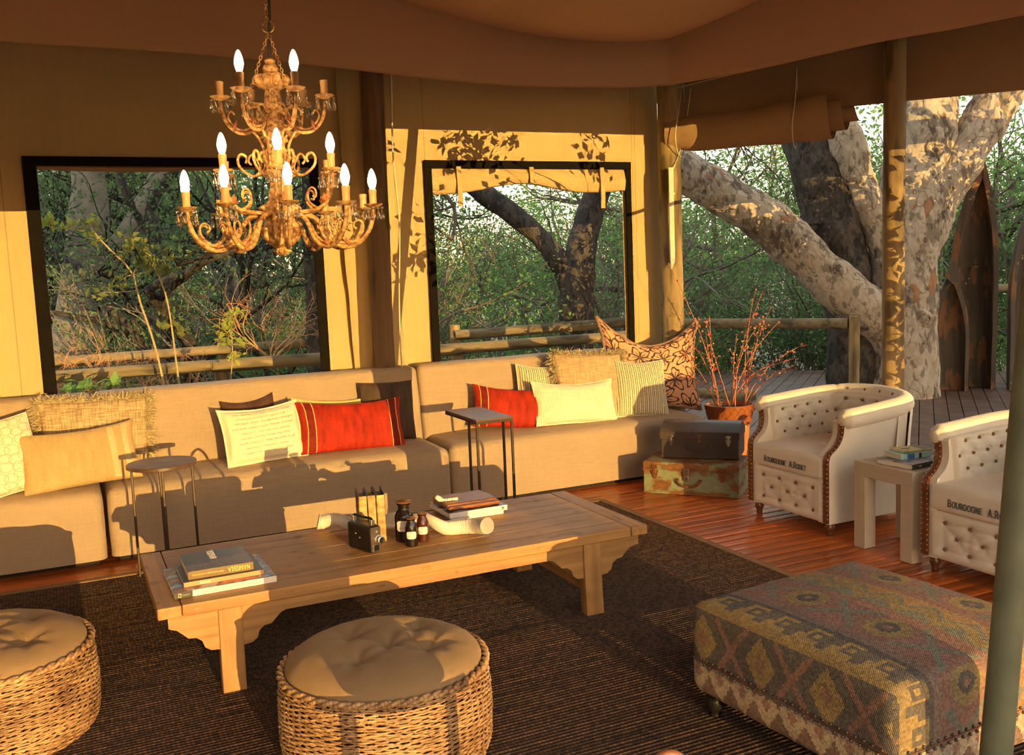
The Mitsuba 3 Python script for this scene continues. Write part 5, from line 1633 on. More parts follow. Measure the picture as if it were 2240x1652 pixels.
bag = thing('leather_bag', 'brown leather bag, its looped handle at the bottom edge of the photo', 'bag')
bx_, by_ = 0.955, 1.435
obj('handle', tube(spline([(bx_ - 0.075, by_ + 0.035, 0.70), (bx_ - 0.055, by_ + 0.026, 0.785), (bx_ - 0.02, by_ + 0.009, 0.832), (bx_, by_, 0.841), (bx_ + 0.022, by_ - 0.010, 0.830), (bx_ + 0.055, by_ - 0.026, 0.78), (bx_ + 0.075, by_ - 0.035, 0.70)], 40), 0.0085, 8), 'tan_leather', bag, True)
obj('body', xf(soft(rbox(0.34, 0.16, 0.26, 0.04, 4, (6, 3, 5)), 0.01, 6, 2), (bx_, by_, 0.575), rz=-0.44), 'tan_leather', bag, True)
stl = thing('wooden_stool', 'low wooden stool under the leather bag below the bottom edge', 'stool')
obj('seat', xf(rbox(0.42, 0.30, 0.04, 0.008), (bx_, by_, 0.42), rz=-0.44), 'table_x', stl, 40)
for sx in (-1, 1):
    for sy in (-1, 1):
        obj('leg', xf(rbox(0.04, 0.04, 0.40, 0.005), (bx_ + 0.17 * sx, by_ + 0.11 * sy, 0.215)), 'table_z', stl, 40)

# ---------------------------------------------------------------- chandelier
BULB = 1.2
CX, CY, CS = 0.955, 4.505, 0.00207
R3 = np.array([math.cos(YAW), -math.sin(YAW), 0.0])
F3 = np.array([-math.sin(YAW), -math.cos(YAW), 0.0])
def zc(y):
    return 2.697 - (y - 140) * 0.002056
ch = thing('chandelier', 'three tiered distressed gold chandelier with candle bulbs over the coffee table', 'chandelier')
prof_px = [(0, 132), (9, 133), (13, 138), (10, 143), (15, 148), (18, 156), (16, 163), (20, 166), (30, 170), (33, 177), (31, 186), (24, 196), (17, 200), (15, 203), (16, 222), (17, 236), (21, 241), (15, 247), (13, 252), (15, 264), (17, 286), (16, 296), (22, 303), (23, 310), (17, 316), (16, 320), (20, 334), (25, 348), (24, 360), (17, 372), (14, 384), (18, 391), (17, 394), (18, 410), (24, 428), (23, 436), (30, 446), (38, 452), (39, 460), (37, 464), (36, 472), (34, 482), (35, 490), (36, 506), (34, 522), (28, 535), (17, 541), (13, 545), (16, 550), (10, 557), (0, 560)]
pr = np.array([(max(r * CS, 0.0), zc(y)) for r, y in prof_px])
ss = np.linspace(0, len(pr) - 1, 260)
pr = np.stack([np.interp(ss, np.arange(len(pr)), pr[:, 0]), np.interp(ss, np.arange(len(pr)), pr[:, 1])], -1)
zz = pr[:, 1]
fl = np.zeros(len(zz))
for a, b, amt in ((166, 196, 0.10), (200, 236, 0.06), (318, 360, 0.10), (488, 530, 0.09), (300, 314, 0.06), (444, 462, 0.08), (543, 556, 0.10)):
    fl += 2.8 * amt * np.exp(-(((zz - zc((a + b) / 2)) / (0.45 * (b - a) * 0.002056)) ** 4))
col = lathe(pr, 108, (CX, CY, 0), wob=lambda i, th: 1 + fl[np.minimum(i, len(fl) - 1).astype(int)] * np.sign(np.cos(th * 9)) * np.abs(np.cos(th * 9)) ** 0.5)
obj('column', soft(col, 0.007, 70, 3), 'chand_metal', ch, 25)

bulb_prof = [(1.26 * a, b) for a, b in [(0.0085, 0.0), (0.0125, 0.012), (0.0162, 0.030), (0.0165, 0.042), (0.0140, 0.060), (0.0095, 0.078), (0.0045, 0.090), (0, 0.094)]]
bulb_ply = mikit.ply(lathe(bulb_prof[::-1], 20), None, True)
bulb_ply['emitter'] = {'type': 'area', 'radiance': {'type': 'rgb', 'value': [v * BULB for v in (1.0, 0.62, 0.26)]}}
bulb_ply['bsdf'] = {'type': 'diffuse', 'reflectance': {'type': 'rgb', 'value': [0.5, 0.45, 0.4]}}
# emission must leave the bulb: check the orientation of the lathe
_m = lathe(bulb_prof[::-1], 20)
if (_m.face_normals[:, :2] * _m.triangles_center[:, :2]).sum() < 0:
    _m.invert()
_e, _b = bulb_ply['emitter'], bulb_ply['bsdf']
bulb_ply = mikit.ply(_m, None, True)
bulb_ply['emitter'], bulb_ply['bsdf'] = _e, _b
drip = lambda i, th: 1 + 0.10 * np.maximum(0, np.sin(th * 5 + 1)) ** 6 * (i > 2)
candle_ply = mikit.ply(lathe([(1.22 * a, b) for a, b in [(0.0155, 0), (0.0185, 0.004), (0.0185, 0.008), (0.0135, 0.011), (0.0135, 0.045), (0.0145, 0.060), (0.0150, 0.072), (0.0125, 0.074), (0.0, 0.074)]], 20, wob=drip), 'mat_candle', 40)
cup_ply = mikit.ply(lathe([(0, -0.012), (0.010, -0.010), (0.022, -0.006), (0.038, 0.002), (0.044, 0.008), (0.043, 0.009), (0.036, 0.004), (0.0, 0.001)], 32, wob=lambda i, th: 1 + 0.02 * np.cos(th * 8)), 'mat_chand_metal', 40)
drop_m = join(lathe([(0, 0.0), (0.0058, 0.002), (0.0085, 0.010), (0.0080, 0.020), (0.0045, 0.034), (0.0012, 0.044), (0, 0.045)], 8, (0, 0, -0.067)), xf(trimesh.creation.icosphere(2, 0.0065), (0, 0, -0.014)))
if drop_m.volume < 0:
    drop_m.invert()
drop_ply = mikit.ply(drop_m, 'mat_crystal', False)


def in_plane(d, pts):
    """(radius, height) pairs into the vertical plane of direction d"""
    return np.array([[CX + d[0] * r, CY + d[1] * r, z] for r, z in pts])


def chand_arm(phi, cup_r, cup_y, path, rad, lit, scroll, n_drop):
    a = math.radians(phi)
    d = math.sin(a) * R3 + math.cos(a) * F3
    p = spline(in_plane(d, [(r, zc(y)) for r, y in path]), 36)
    k = obj('arm', tube(p, np.linspace(rad * 1.1, rad * 0.9, 36), 8, wob=lambda u, th: 1 + 0.06 * np.sin(th * 4 + 9 * u)), 'chand_metal', ch, True)
    for sc in scroll:
        q = spline(in_plane(d, [(r, zc(y)) for r, y in sc]), 30)
        obj('scroll', tube(q, np.linspace(rad * 0.75, rad * 0.5, 30), 6), 'chand_metal', k, True)
    c = in_plane(d, [(cup_r, zc(cup_y))])[0]
    obj('drip_cup', cup_ply, None, k, to=TR(c))
    obj('candle_sleeve', candle_ply, None, k, to=TR(c))
    if lit:
        obj('bulb', bulb_ply, None, k, to=TR(c + [0, 0, 0.074]), label='glowing candle bulb')
    for j in range(n_drop):
        b = 2 * PI * (j + 0.3) / n_drop + a
        obj('crystal_drop', drop_ply, None, k, to=TR(c + np.array([0.041 * math.cos(b), 0.041 * math.sin(b), 0.004]), b), label='clear crystal drop')
    # leaf where the scroll meets the arm
    i = 20
    lf = []
    g = np.random.default_rng(int(phi) + 400)
    for s in np.linspace(-1, 1, 7):
        o = p[i] + d * 0.0
        w = np.array([-d[1], d[0], 0]) * s * 0.020 + np.array([0, 0, 0.045 - 0.02 * abs(s)]) - d * 0.012
        sd = np.array([-d[1], d[0], 0]) * 0.006
        lf.append(tube(np.stack([o, o + w * 0.6 + d * 0.006, o + w]), [0.004, 0.006, 0.001], 5))
    obj('leaf', join(lf), 'chand_rust', k, True)


for k in range(10):       # lower tier
    phi = -18 + 36 * k
    chand_arm(phi, 0.425, 458, [(0.06, 473), (0.11, 471), (0.16, 482), (0.20, 512), (0.245, 538), (0.31, 545), (0.37, 530), (0.41, 500), (0.423, 470), (0.425, 460)], 0.0105, k in (0, 1, 2, 3, 9, 8),
              [[(0.20, 500), (0.25, 530), (0.31, 536), (0.36, 520), (0.375, 500), (0.36, 488), (0.335, 492), (0.332, 503), (0.345, 506)], [(0.37, 530), (0.30, 532), (0.26, 512), (0.255, 495), (0.27, 485), (0.29, 492)]], 5)
for k in range(6):        # middle tier
    phi = 14 + 60 * k
    chand_arm(phi, 0.268, 380, [(0.06, 468), (0.12, 466), (0.18, 462), (0.225, 452), (0.255, 430), (0.267, 405), (0.268, 384)], 0.0095, k in (0, 1, 5),
              [[(0.19, 460), (0.15, 445), (0.145, 425), (0.165, 414), (0.185, 424), (0.178, 436), (0.168, 432)]], 5)
for k in range(6):        # upper tier
    phi = -22 + 60 * k
    chand_arm(phi, 0.230, 216, [(0.035, 246), (0.06, 262), (0.09, 284), (0.14, 292), (0.19, 280), (0.222, 252), (0.230, 225)], 0.0085, k in (0, 1),
              [[(0.05, 250), (0.075, 236), (0.11, 240), (0.125, 256), (0.115, 268), (0.10, 264)], [(0.10, 280), (0.15, 284), (0.19, 268), (0.20, 252), (0.185, 244), (0.172, 252)]], 5)
for k in range(6):        # long S scrolls between the upper and the middle tier
    a = math.radians(38 + 60 * k)
    d = math.sin(a) * R3 + math.cos(a) * F3
    q = spline(in_plane(d, [(0.10, zc(285)), (0.065, zc(310)), (0.05, zc(345)), (0.065, zc(375)), (0.10, zc(384)), (0.15, zc(372)), (0.172, zc(350)), (0.155, zc(336)), (0.132, zc(344)), (0.138, zc(356))]), 50)
    obj('side_scroll', tube(q, 0.0065, 7), 'chand_metal', ch, True)
    q = spline(in_plane(d, [(0.10, zc(384)), (0.075, zc(372)), (0.085, zc(352)), (0.108, zc(338)), (0.125, zc(350)), (0.112, zc(360))]), 30)
    obj('side_scroll', tube(q, 0.0055, 7), 'chand_metal', ch, True)
ringz = zc(66)
obj('hanging_ring', tube([(CX + R3[0] * 0.026 * math.cos(a), CY + R3[1] * 0.026 * math.cos(a), ringz + 0.026 * math.sin(a)) for a in np.arange(24) * 2 * PI / 24], 0.0032, 6, closed=True), 'chand_metal', ch, True)


def chain(p0, p1, n, w=0.006, l=0.011, wire=0.0018):
    p0, p1 = np.array(p0), np.array(p1)
    d = (p1 - p0) / np.linalg.norm(p1 - p0)
    s = np.cross(d, [0.3, 0.8, 0.1]); s /= np.linalg.norm(s)
    t = np.cross(d, s)
    out = []
    a = np.arange(12) * 2 * PI / 12
    for k in range(n):
        c = p0 + (p1 - p0) * (k + 0.5) / n
        e = s if k % 2 else t
        out.append(tube(c + np.outer(np.cos(a) * l, d) + np.outer(np.sin(a) * w, e), wire, 5, closed=True))
    return join(out)


for k in range(3):
    a = math.radians(-62 + 120 * k)
    d = math.sin(a) * R3 + math.cos(a) * F3
    obj('chain', chain((CX, CY, ringz - 0.022), in_plane(d, [(0.125, zc(240))])[0], 22), 'chand_metal', ch, True)
obj('chain', chain((CX - 0.004, CY, 4.05), (CX - 0.004, CY, ringz + 0.026), 66, 0.007, 0.013, 0.0022), 'chand_metal', ch, True)
obj('power_cord', tube(spline([(CX + 0.002, CY, 4.05), (CX + 0.006, CY, 3.1), (CX + 0.010, CY, zc(40)), (CX + 0.004, CY, zc(75)), (CX, CY, zc(134))], 40), 0.0065, 8), 'black_cord', ch, True)

# ---------------------------------------------------------------- outdoors: railings
def rail_run(name, label, rails, posts):
    f_ = thing(name, label, 'fence')
    for k, (a, b, r) in enumerate(rails):
        obj('rail', pole(a, b, r, 30 + k + len(f_)), 'rail_wood', f_, 40)
    for k, (x, y, z1, r) in enumerate(posts):
        obj('post', pole((x, y, -0.9), (x, y, z1), r, 60 + k), 'post_wood', f_, 40)


rail_run('log_railing', 'log railing close behind the two windows', [((-0.9, 9.35, 0.94), (1.3, 9.06, 0.955), 0.055), ((1.2, 9.05, 0.95), (3.6, 8.98, 0.94), 0.06), ((3.5, 9.0, 0.94), (5.75, 8.8, 0.96), 0.055)], [(1.3, 9.14, 0.98, 0.055), (3.6, 9.06, 0.97, 0.055), (-0.8, 9.4, 0.97, 0.05), (5.7, 8.86, 0.97, 0.055)])
rail_run('log_railing', 'second log railing farther behind the left window', [((-1.4, 11.05, 0.93), (0.95, 11.0, 0.95), 0.055), ((0.9, 11.0, 0.95), (3.2, 11.05, 0.96), 0.055)], [(-0.03, 11.1, 1.02, 0.055), (1.62, 11.1, 1.06, 0.06), (3.1, 11.1, 1.0, 0.055)])
rail_run('log_railing', 'second log railing farther behind the right window', [((4.28, 10.85, 0.94), (6.9, 10.9, 0.95), 0.065)], [(4.32, 10.92, 1.06, 0.065), (6.8, 10.95, 1.0, 0.06)])
rail_run('log_railing', 'log railing with a round end post before the big tree', [((6.95, 10.2, 0.95), (8.03, 8.29, 0.95), 0.060), ((6.9, 10.9, 0.03), (7.62, 9.45, 0.03), 0.075)], [(8.06, 8.235, 1.03, 0.058), (6.98, 10.2, 1.0, 0.055)])
rail_run('log_railing', 'thin dark railing at the back of the outdoor deck behind the upright canoes', [((10.6, 10.5, 1.17), (13.3, 9.3, 1.13), 0.06)], [(10.7, 10.45, 1.2, 0.05), (13.1, 9.4, 1.2, 0.05)])

# ---------------------------------------------------------------- the big tree with its pale bark
def limb(pts, rad, seed, n=60, sides=28, lump=0.10):
    p = spline(pts, n)
    r = np.interp(np.linspace(0, 1, n), np.linspace(0, 1, len(rad)), rad)
    m = tube(p, r, sides)
    v = np.array(m.vertices)
    nn = m.vertex_normals
    d = meshkit.fbm(v * 2.6 + seed, 3, seed) - 0.5
    d2 = np.abs(meshkit.fbm(v * np.array([7, 7, 5]) + seed, 3, seed + 3) - 0.5)
    m.vertices = v + nn * (lump * 1.5 * d - 0.10 * d2 * lump / 0.1)[:, None]
    s = np.concatenate([[0], np.cumsum(np.linalg.norm(np.diff(p, axis=0), axis=1))])
    uv = np.stack([np.tile(np.arange(sides) / sides, n) * 2 * PI * r.mean(), np.repeat(s, sides)], -1)
    uv = np.vstack([uv, [[0, 0], [0, 0]]])
    return m, uv


bt_ = thing('big_tree', 'big pale barked tree with spreading limbs right of the tent behind the yellowish post', 'tree')
for nm, pts, rad, m_, sd in (
        ('trunk', [(9.15, 8.62, -0.9), (9.19, 8.62, 0.0), (9.25, 8.68, 1.1), (9.5, 8.76, 2.4), (9.81, 8.80, 3.65), (9.93, 8.84, 4.42), (10.1, 9.0, 6.2), (10.2, 9.2, 9.0)], [0.50, 0.42, 0.41, 0.37, 0.32, 0.30, 0.28, 0.2], 'bark_pale', 1),
        ('limb', [(9.16, 8.62, 0.55), (8.85, 8.72, 0.97), (8.62, 8.80, 1.17), (8.13, 9.10, 1.72), (7.58, 9.43, 2.26), (7.07, 9.71, 2.67), (6.65, 9.95, 2.98), (5.9, 10.4, 3.6)], [0.33, 0.30, 0.27, 0.27, 0.26, 0.235, 0.21, 0.17], 'bark_pale', 2),
        ('dead_limb', [(8.82, 8.95, -0.9), (8.80, 8.98, 0.2), (8.80, 9.0, 0.7), (8.74, 9.09, 1.37), (8.67, 9.21, 2.04), (8.60, 9.32, 2.6), (8.50, 9.44, 3.1), (8.40, 9.6, 4.2)], [0.44, 0.38, 0.33, 0.31, 0.36, 0.34, 0.31, 0.26], 'bark_dark', 3),
        ('limb', [(9.22, 8.66, 1.0), (9.08, 8.76, 1.6), (8.96, 8.90, 2.2), (8.80, 9.02, 2.75), (8.66, 9.14, 3.19), (8.45, 9.34, 3.9), (8.2, 9.6, 5.0)], [0.30, 0.16, 0.20, 0.24, 0.24, 0.22, 0.18], 'bark_pale', 4),
        ('limb', [(9.34, 8.66, 1.55), (9.58, 8.59, 2.16), (9.90, 8.51, 2.64), (10.21, 8.42, 3.12), (10.56, 8.33, 3.6), (10.91, 8.24, 4.18), (11.3, 8.2, 5.2)], [0.28, 0.30, 0.27, 0.26, 0.27, 0.26, 0.2], 'bark_pale', 5),
        ('dead_limb', [(10.62, 8.30, 3.65), (10.62, 8.36, 4.1), (10.63, 8.48, 5.02)], [0.24, 0.30, 0.3], 'bark_dark', 6)):
    m, uv = limb(pts, rad, sd)
    obj(nm, m, m_, bt_, True, uv=uv)
kn = lathe([(0.13, -0.03), (0.115, 0.02), (0.075, 0.045), (0.055, 0.03), (0.03, 0.05), (0, 0.055)], 20)
Mk = frame_mat((9.155, 8.275, 0.93), (0.85, -0.52, 0), (0, 0, 1))
obj('knot', moved(soft(kn, 0.02, 14, 3), Mk), 'bark_pale', bt_, True, uv=np.array(kn.vertices)[:, :2] * 3, label='round knot in the bark')
obj('broken_stub', tube(spline([(8.55, 9.1, 2.0), (8.40, 9.1, 2.12), (8.22, 9.12, 2.1)], 10), [0.11, 0.10, 0.08, 0.07, 0.055, 0.05, 0.045, 0.04, 0.03, 0.02], 9), 'bark_dark', bt_, True)

# ---------------------------------------------------------------- upright dugout canoes
def canoe(label, base, face, W, H, depth, lean, seed, tipx=0.5):
    n, k = 60, 40
    u = np.linspace(0, 1, n)
    a = np.linspace(-1, 1, k)
    wid = W / 2 * np.clip(1 - np.clip((u - 0.42) / 0.58, 0, 1) ** 2.2, 0.012, 1) * (1 - 0.05 * (1 - u))
    def shell(sc, inset):
        P = np.zeros((n, k, 3))
        for i in range(n):
            t = a * PI / 2
            sx = np.sign(np.sin(t)) * np.abs(np.sin(t)) ** 0.8
            P[i, :, 0] = wid[i] * sc * sx + (tipx - 0.5) * W * u[i] ** 3
            P[i, :, 1] = (depth * sc) * np.cos(t) ** 0.7 * (wid[i] / (W / 2)) ** 0.5 * (1 if sc == 1 else 1) + 0.0
            P[i, :, 2] = H * (u[i] if sc == 1 else u[i] * (1 - 0.10))
        P += 0.02 * (meshkit.fbm(P * np.array([4, 4, 1.5]) + seed, 3, seed) - 0.5)[..., None]
        return P
    outer, inner = shell(1.0, 0), shell(0.80, 1)
    mo, mi_ = sheet(outer), sheet(inner)
    rims = [sheet(np.stack([outer[:, e], inner[:, e]], 1)) for e in (0, -1)]
    m = join(mo, mi_, *rims)
    c = thing('dugout_canoe', label, 'canoe', 'dugout canoe halves standing upright')
    f = np.array(face) / np.linalg.norm(face)
    M = frame_mat(np.array([*base, 0.0]), (-f[1], f[0], 0), (-f[0], -f[1], 0))
    if M[2, 2] < 0:
        M = frame_mat(np.array([*base, 0.0]), (f[1], -f[0], 0), (-f[0], -f[1], 0))
    obj('hull', moved(m, M), 'canoe', c, 50)
    if H < 2:
        obj('prow', moved(extrude(Polygon([(-0.09, 0), (0, 0.20), (0.09, 0), (0, -0.1)]), 0.05), M @ frame_mat((0, -0.03, H * 0.94), (1, 0, 0), (0, 0, 1))), 'canoe', c, False, label='carved prow tip')


cf = (-0.72, -0.60)
canoe('tallest upright dugout canoe half right of the big tree', (10.16, 8.42), cf, 0.56, 2.86, 0.30, 0, 3, 0.66)
canoe('short upright dugout canoe half with a carved tip, right beside the big tree', (9.82, 8.44), (-0.60, -0.75), 0.42, 1.50, 0.20, 0, 5)
canoe('dark upright dugout canoe half at the right edge of the photo', (10.62, 7.95), (-0.45, -0.75), 0.52, 2.35, 0.30, 0, 8)

# ---------------------------------------------------------------- trees, bushes, brush
def grow(g, start, d, L, r, depth, out, tips, spread=0.5, kids=3, wob=0.25, up=0.1):
    n = 6
    p = [np.array(start)]
    d = np.array(d) / np.linalg.norm(d)
    for k in range(n):
        d = d + g.normal(0, wob / n ** 0.5, 3) + np.array([0, 0, up / n])
        d /= np.linalg.norm(d)
        p.append(p[-1] + d * L / n)
    p = np.array(p)
    out.append(tube(p, np.linspace(r, r * 0.6, n + 1), 7 if r > 0.06 else (5 if r > 0.02 else 3), caps=False))
    if depth == 0:
        tips.extend([p[-1], p[-3]])
        return
    for k in range(kids):
        i = g.integers(2, n + 1) if k else n
        e = d + g.normal(0, spread, 3)
        grow(g, p[i], e, L * (0.62 + 0.25 * g.random()), r * (0.60 if i == n else 0.45), depth - 1, out, tips, spread, kids, wob, up)


def leaves(g, pts, n, spread, size, flat=0.5):
    c = np.asarray(pts)[g.integers(0, len(pts), n)] + g.normal(0, spread, (n, 3)) * np.array([1, 1, 0.7])
    nrm = g.normal(0, 1, (n, 3)) * np.array([1, 1, 1]) + np.array([0, 0, flat])
    nrm /= np.linalg.norm(nrm, axis=1, keepdims=True)
    a = np.cross(nrm, g.normal(0, 1, (n, 3)))
    a /= np.linalg.norm(a, axis=1, keepdims=True)
    b = np.cross(nrm, a)
    s = size * (0.6 + 0.7 * g.random((n, 1)))
    V = np.stack([c - a * s, c + b * s * 0.55 + nrm * s * 0.12, c + a * s, c - b * s * 0.55 + nrm * s * 0.12], 1).reshape(-1, 3)
    k = np.arange(n)[:, None] * 4
    return trimesh.Trimesh(V, np.vstack([k + [0, 1, 2], k + [0, 2, 3]]), process=False)


def proto(seed, trunks, n_leaf, spread, size, leaf_m, bark_m, depth=3, kids=3, spr=0.5, wob=0.3, up=0.15):
    g = np.random.default_rng(seed)
    out, tips = [], []
    for (st, d, L, r) in trunks:
        grow(g, st, d, L, r, depth, out, tips, spr, kids, wob, up)
    tr = mikit.ply(join(out), 'mat_' + bark_m, True)
    lf = mikit.ply(leaves(g, tips, n_leaf, spread, size), 'mat_' + leaf_m, False) if n_leaf else None
    return tr, lf


PR = {
    'bush': proto(1, [((0.2 * math.cos(a), 0.2 * math.sin(a), 0), (math.cos(a) * 0.6, math.sin(a) * 0.6, 1), 0.62, 0.018) for a in (0, 1.2, 2.5, 3.9, 5.2)], 4600, 0.15, 0.024, 'leaf_green', 'twig', 2, 3, 0.6),
    'bush_dark': proto(2, [((0.2 * math.cos(a), 0.2 * math.sin(a), 0), (math.cos(a) * 0.5, math.sin(a) * 0.5, 1), 0.70, 0.018) for a in (0.4, 1.7, 3.0, 4.4, 5.6)], 4400, 0.17, 0.025, 'leaf_dark', 'twig', 2, 3, 0.6),
    'thin_tree': proto(3, [((0, 0, 0), (0.1, 0, 1), 1.35, 0.05), ((0.1, 0.1, 0), (-0.25, 0.1, 1), 1.3, 0.04), ((0, 0.1, 0), (0.3, 0.2, 1), 1.2, 0.04)], 3000, 0.18, 0.028, 'leaf_green', 'bark_grey', 3, 3, 0.5),
    'dark_tree': proto(4, [((0, 0, 0), (0.25, 0, 1), 1.55, 0.13), ((0, 0, 0.8), (-0.5, 0.2, 1), 1.5, 0.09)], 4600, 0.22, 0.030, 'leaf_dark', 'bark_dark', 4, 3, 0.62, 0.4),
    'tall_tree': proto(5, [((0, 0, 0), (0.05, 0, 1), 2.4, 0.15)], 3600, 0.35, 0.07, 'leaf_dark', 'bark_plain', 4, 3, 0.55, 0.25, 0.2),
    'green_tree': proto(6, [((0, 0, 0), (-0.1, 0.05, 1), 1.7, 0.11), ((0, 0, 0.6), (0.5, 0.1, 1), 1.5, 0.08)], 4600, 0.26, 0.036, 'leaf_green', 'bark_plain', 4, 3, 0.55, 0.3),
    'brush': proto(7, [((0.15 * math.cos(a), 0.15 * math.sin(a), 0), (math.cos(a) * 0.8, math.sin(a) * 0.8, 1), 0.6, 0.010) for a in np.arange(9) * 0.7], 0, 0, 0, None, 'twig', 3, 3, 0.7, 0.5, 0.0),
    'bare_tree': proto(9, [((0, 0, 0), (0.1, 0, 1), 1.5, 0.035), ((0.12, 0.1, 0), (-0.2, 0.1, 1), 1.4, 0.03), ((-0.1, 0.1, 0), (0.2, 0.2, 1), 1.4, 0.028), ((0.1, -0.15, 0), (0.0, -0.2, 1), 1.3, 0.028)], 500, 0.16, 0.026, 'leaf_green', 'bark_grey', 3, 3, 0.38, 0.25, 0.25),
    'gold_brush': proto(8, [((0.05 * math.cos(a), 0.05 * math.sin(a), 0), (math.cos(a) * 0.9, math.sin(a) * 0.9, 0.9), 0.42, 0.010) for a in np.arange(9) * 0.7], 0, 0, 0, None, 'twig_gold', 3, 3, 0.6, 0.35, 0.05),
}


def plant(name, pk, x, y, s, rz, label, cat, group=None, z=None):
    k = thing(name, label, cat, group)
    tr, lf = PR[pk]
    to = T().translate([float(x), float(y), float(ground_z(x, y) - 0.05 if z is None else z)]).rotate([0, 0, 1], float(rz)).scale([float(s)] * 3)
    obj('branches' if pk.endswith('brush') else 'trunk', tr, None, k, to=to)
    if lf:
        obj('foliage', lf, None, k, to=to, kind='stuff')


ORD = ('first', 'second', 'third', 'fourth', 'fifth', 'sixth', 'seventh', 'eighth', 'ninth', 'tenth', 'eleventh', 'twelfth', 'thirteenth', 'fourteenth')


def ranked(spots, at=0):
    """each spot with its place in the row as seen from the tent, left to right"""
    order = sorted(range(len(spots)), key=lambda i: math.atan2(spots[i][at], spots[i][at + 1]))
    return [(*s_, ORD[order.index(i)]) for i, s_ in enumerate(spots)]


g = np.random.default_rng(77)
for (x, y, s, o_) in ranked(((0.9, 14.2, 1.25), (1.9, 13.2, 1.15), (2.6, 14.6, 1.35), (-0.4, 16.0, 1.3), (3.2, 16.5, 1.4), (1.3, 17.5, 1.6), (0.2, 12.6, 0.8), (2.2, 11.9, 0.7))):
    plant('leafy_bush', 'bush' if g.random() < 0.7 else 'bush_dark', x, y, s, g.random() * 360, f'leafy green bush outside the left window, {o_} from the left', 'bush', 'bushes outside the left window')
for (x, y, s, o_) in ranked(((5.0, 13.6, 0.8), (5.6, 15.2, 1.1), (7.6, 14.6, 1.2), (8.4, 16.0, 1.3), (6.9, 12.2, 0.75), (5.4, 12.2, 0.5), (7.4, 17.5, 1.5))):
    plant('leafy_bush', 'bush' if g.random() < 0.6 else 'bush_dark', x, y, s, g.random() * 360, f'leafy green bush outside the right window, {o_} from the left', 'bush', 'bushes outside the right window')
for (x, y, s, o_) in ranked(((8.9, 12.4, 1.0), (10.5, 12.6, 1.2), (11.6, 12.2, 1.3), (12.6, 11.4, 1.3), (10.2, 14.2, 1.4), (12.4, 13.6, 1.5), (13.8, 11.0, 1.3), (14.6, 12.4, 1.6), (13.4, 9.6, 1.1), (9.8, 16.8, 1.7))):
    plant('leafy_bush', 'bush' if g.random() < 0.65 else 'bush_dark', x, y, s, g.random() * 360, f'leafy green bush outside the open right bay, {o_} from the left', 'bush', 'bushes outside the right bay')
for (pk, x, y, s, lb, o_) in ranked((('thin_tree', 4.35, 13.4, 1.1, 'slender pale stemmed tree outside the right window'), ('thin_tree', 4.0, 14.6, 1.2, 'slender pale stemmed tree outside the right window'), ('thin_tree', 7.9, 13.2, 1.15, 'slender pale stemmed tree outside the right window'),
                          ('dark_tree', 1.3, 12.9, 1.15, 'dark twisted tree outside the left window'), ('dark_tree', 2.0, 16.0, 1.4, 'dark twisted tree outside the left window'), ('dark_tree', -0.6, 18.0, 1.5, 'dark twisted tree outside the left window'), ('dark_tree', 3.4, 18.6, 1.5, 'dark twisted tree outside the left window'),
                          ('thin_tree', 9.0, 14.0, 1.3, 'leafy tree outside the open right bay'), ('green_tree', 11.8, 14.6, 1.4, 'leafy tree outside the open right bay'), ('green_tree', 14.4, 13.4, 1.5, 'leafy tree outside the open right bay'), ('green_tree', 13.6, 11.6, 1.2, 'leafy tree outside the open right bay'), ('thin_tree', 12.2, 10.4, 1.35, 'leafy tree outside the open right bay'), ('thin_tree', 15.2, 11.0, 1.5, 'leafy tree outside the open right bay')), 1):
    plant('woodland_tree', pk, x, y, s, g.random() * 360, f'{lb}, {o_} from the left', 'tree', lb)
for k in range(34):
    a = math.radians(-8 + 66 * (k + 0.4 * g.random()) / 34)
    d = 22 + 16 * g.random()
    hgt = (1.0 + 0.4 * g.random()) if a < math.radians(17) else (0.55 + 0.5 * g.random())
    plant('distant_tree', ('tall_tree', 'green_tree', 'dark_tree')[k % 3], d * math.sin(a), d * math.cos(a), hgt * (1.0 if k % 3 == 0 else 1.5), g.random() * 360, 'distant woodland tree behind the bushes', 'tree', 'distant woodland trees')
for k in range(30):
    a = math.radians(-8 + 66 * (k + g.random()) / 30)
    d = 17 + 13 * g.random()
    plant('distant_bush', ('bush', 'brush', 'bush_dark', 'brush')[k % 4], d * math.sin(a), d * math.cos(a), 1.5 + 0.9 * g.random(), g.random() * 360, 'distant bush at the foot of the woodland', 'bush', 'distant bushes')
for (x, y, s, o_) in ranked(((4.6, 12.0, 0.9), (5.8, 13.0, 1.1), (7.8, 11.8, 1.1), (8.4, 10.9, 0.8), (9.0, 12.0, 1.3), (0.3, 13.0, 1.0), (2.8, 12.4, 1.0), (8.0, 13.0, 1.3), (6.9, 13.4, 1.1))):
    plant('bare_brush', 'brush', x, y, s, g.random() * 360, f'bare grey brush of tangled twigs behind the railings, {o_} from the left', 'brush', 'bare brush behind the railings')
for (x, y, s, o_) in ranked(((4.1, 12.6, 1.0), (4.5, 14.0, 1.15), (5.2, 14.6, 1.1), (6.0, 13.2, 1.0), (7.4, 13.4, 1.1), (8.3, 12.6, 1.05), (9.4, 12.9, 1.1), (0.9, 13.6, 1.0), (2.2, 14.4, 1.1), (1.6, 12.2, 0.9), (11.0, 12.0, 1.1))):
    plant('bare_tree', 'bare_tree', x, y, s, g.random() * 360, f'slender nearly bare grey stems behind the railings, {o_} clump from the left', 'tree', 'bare stems behind the railings')
plant('gold_brush', 'gold_brush', 0.95, 9.9, 0.7, 60, 'sunlit orange twigs behind the young lime leaved plant in the left window', 'brush', z=0.5)
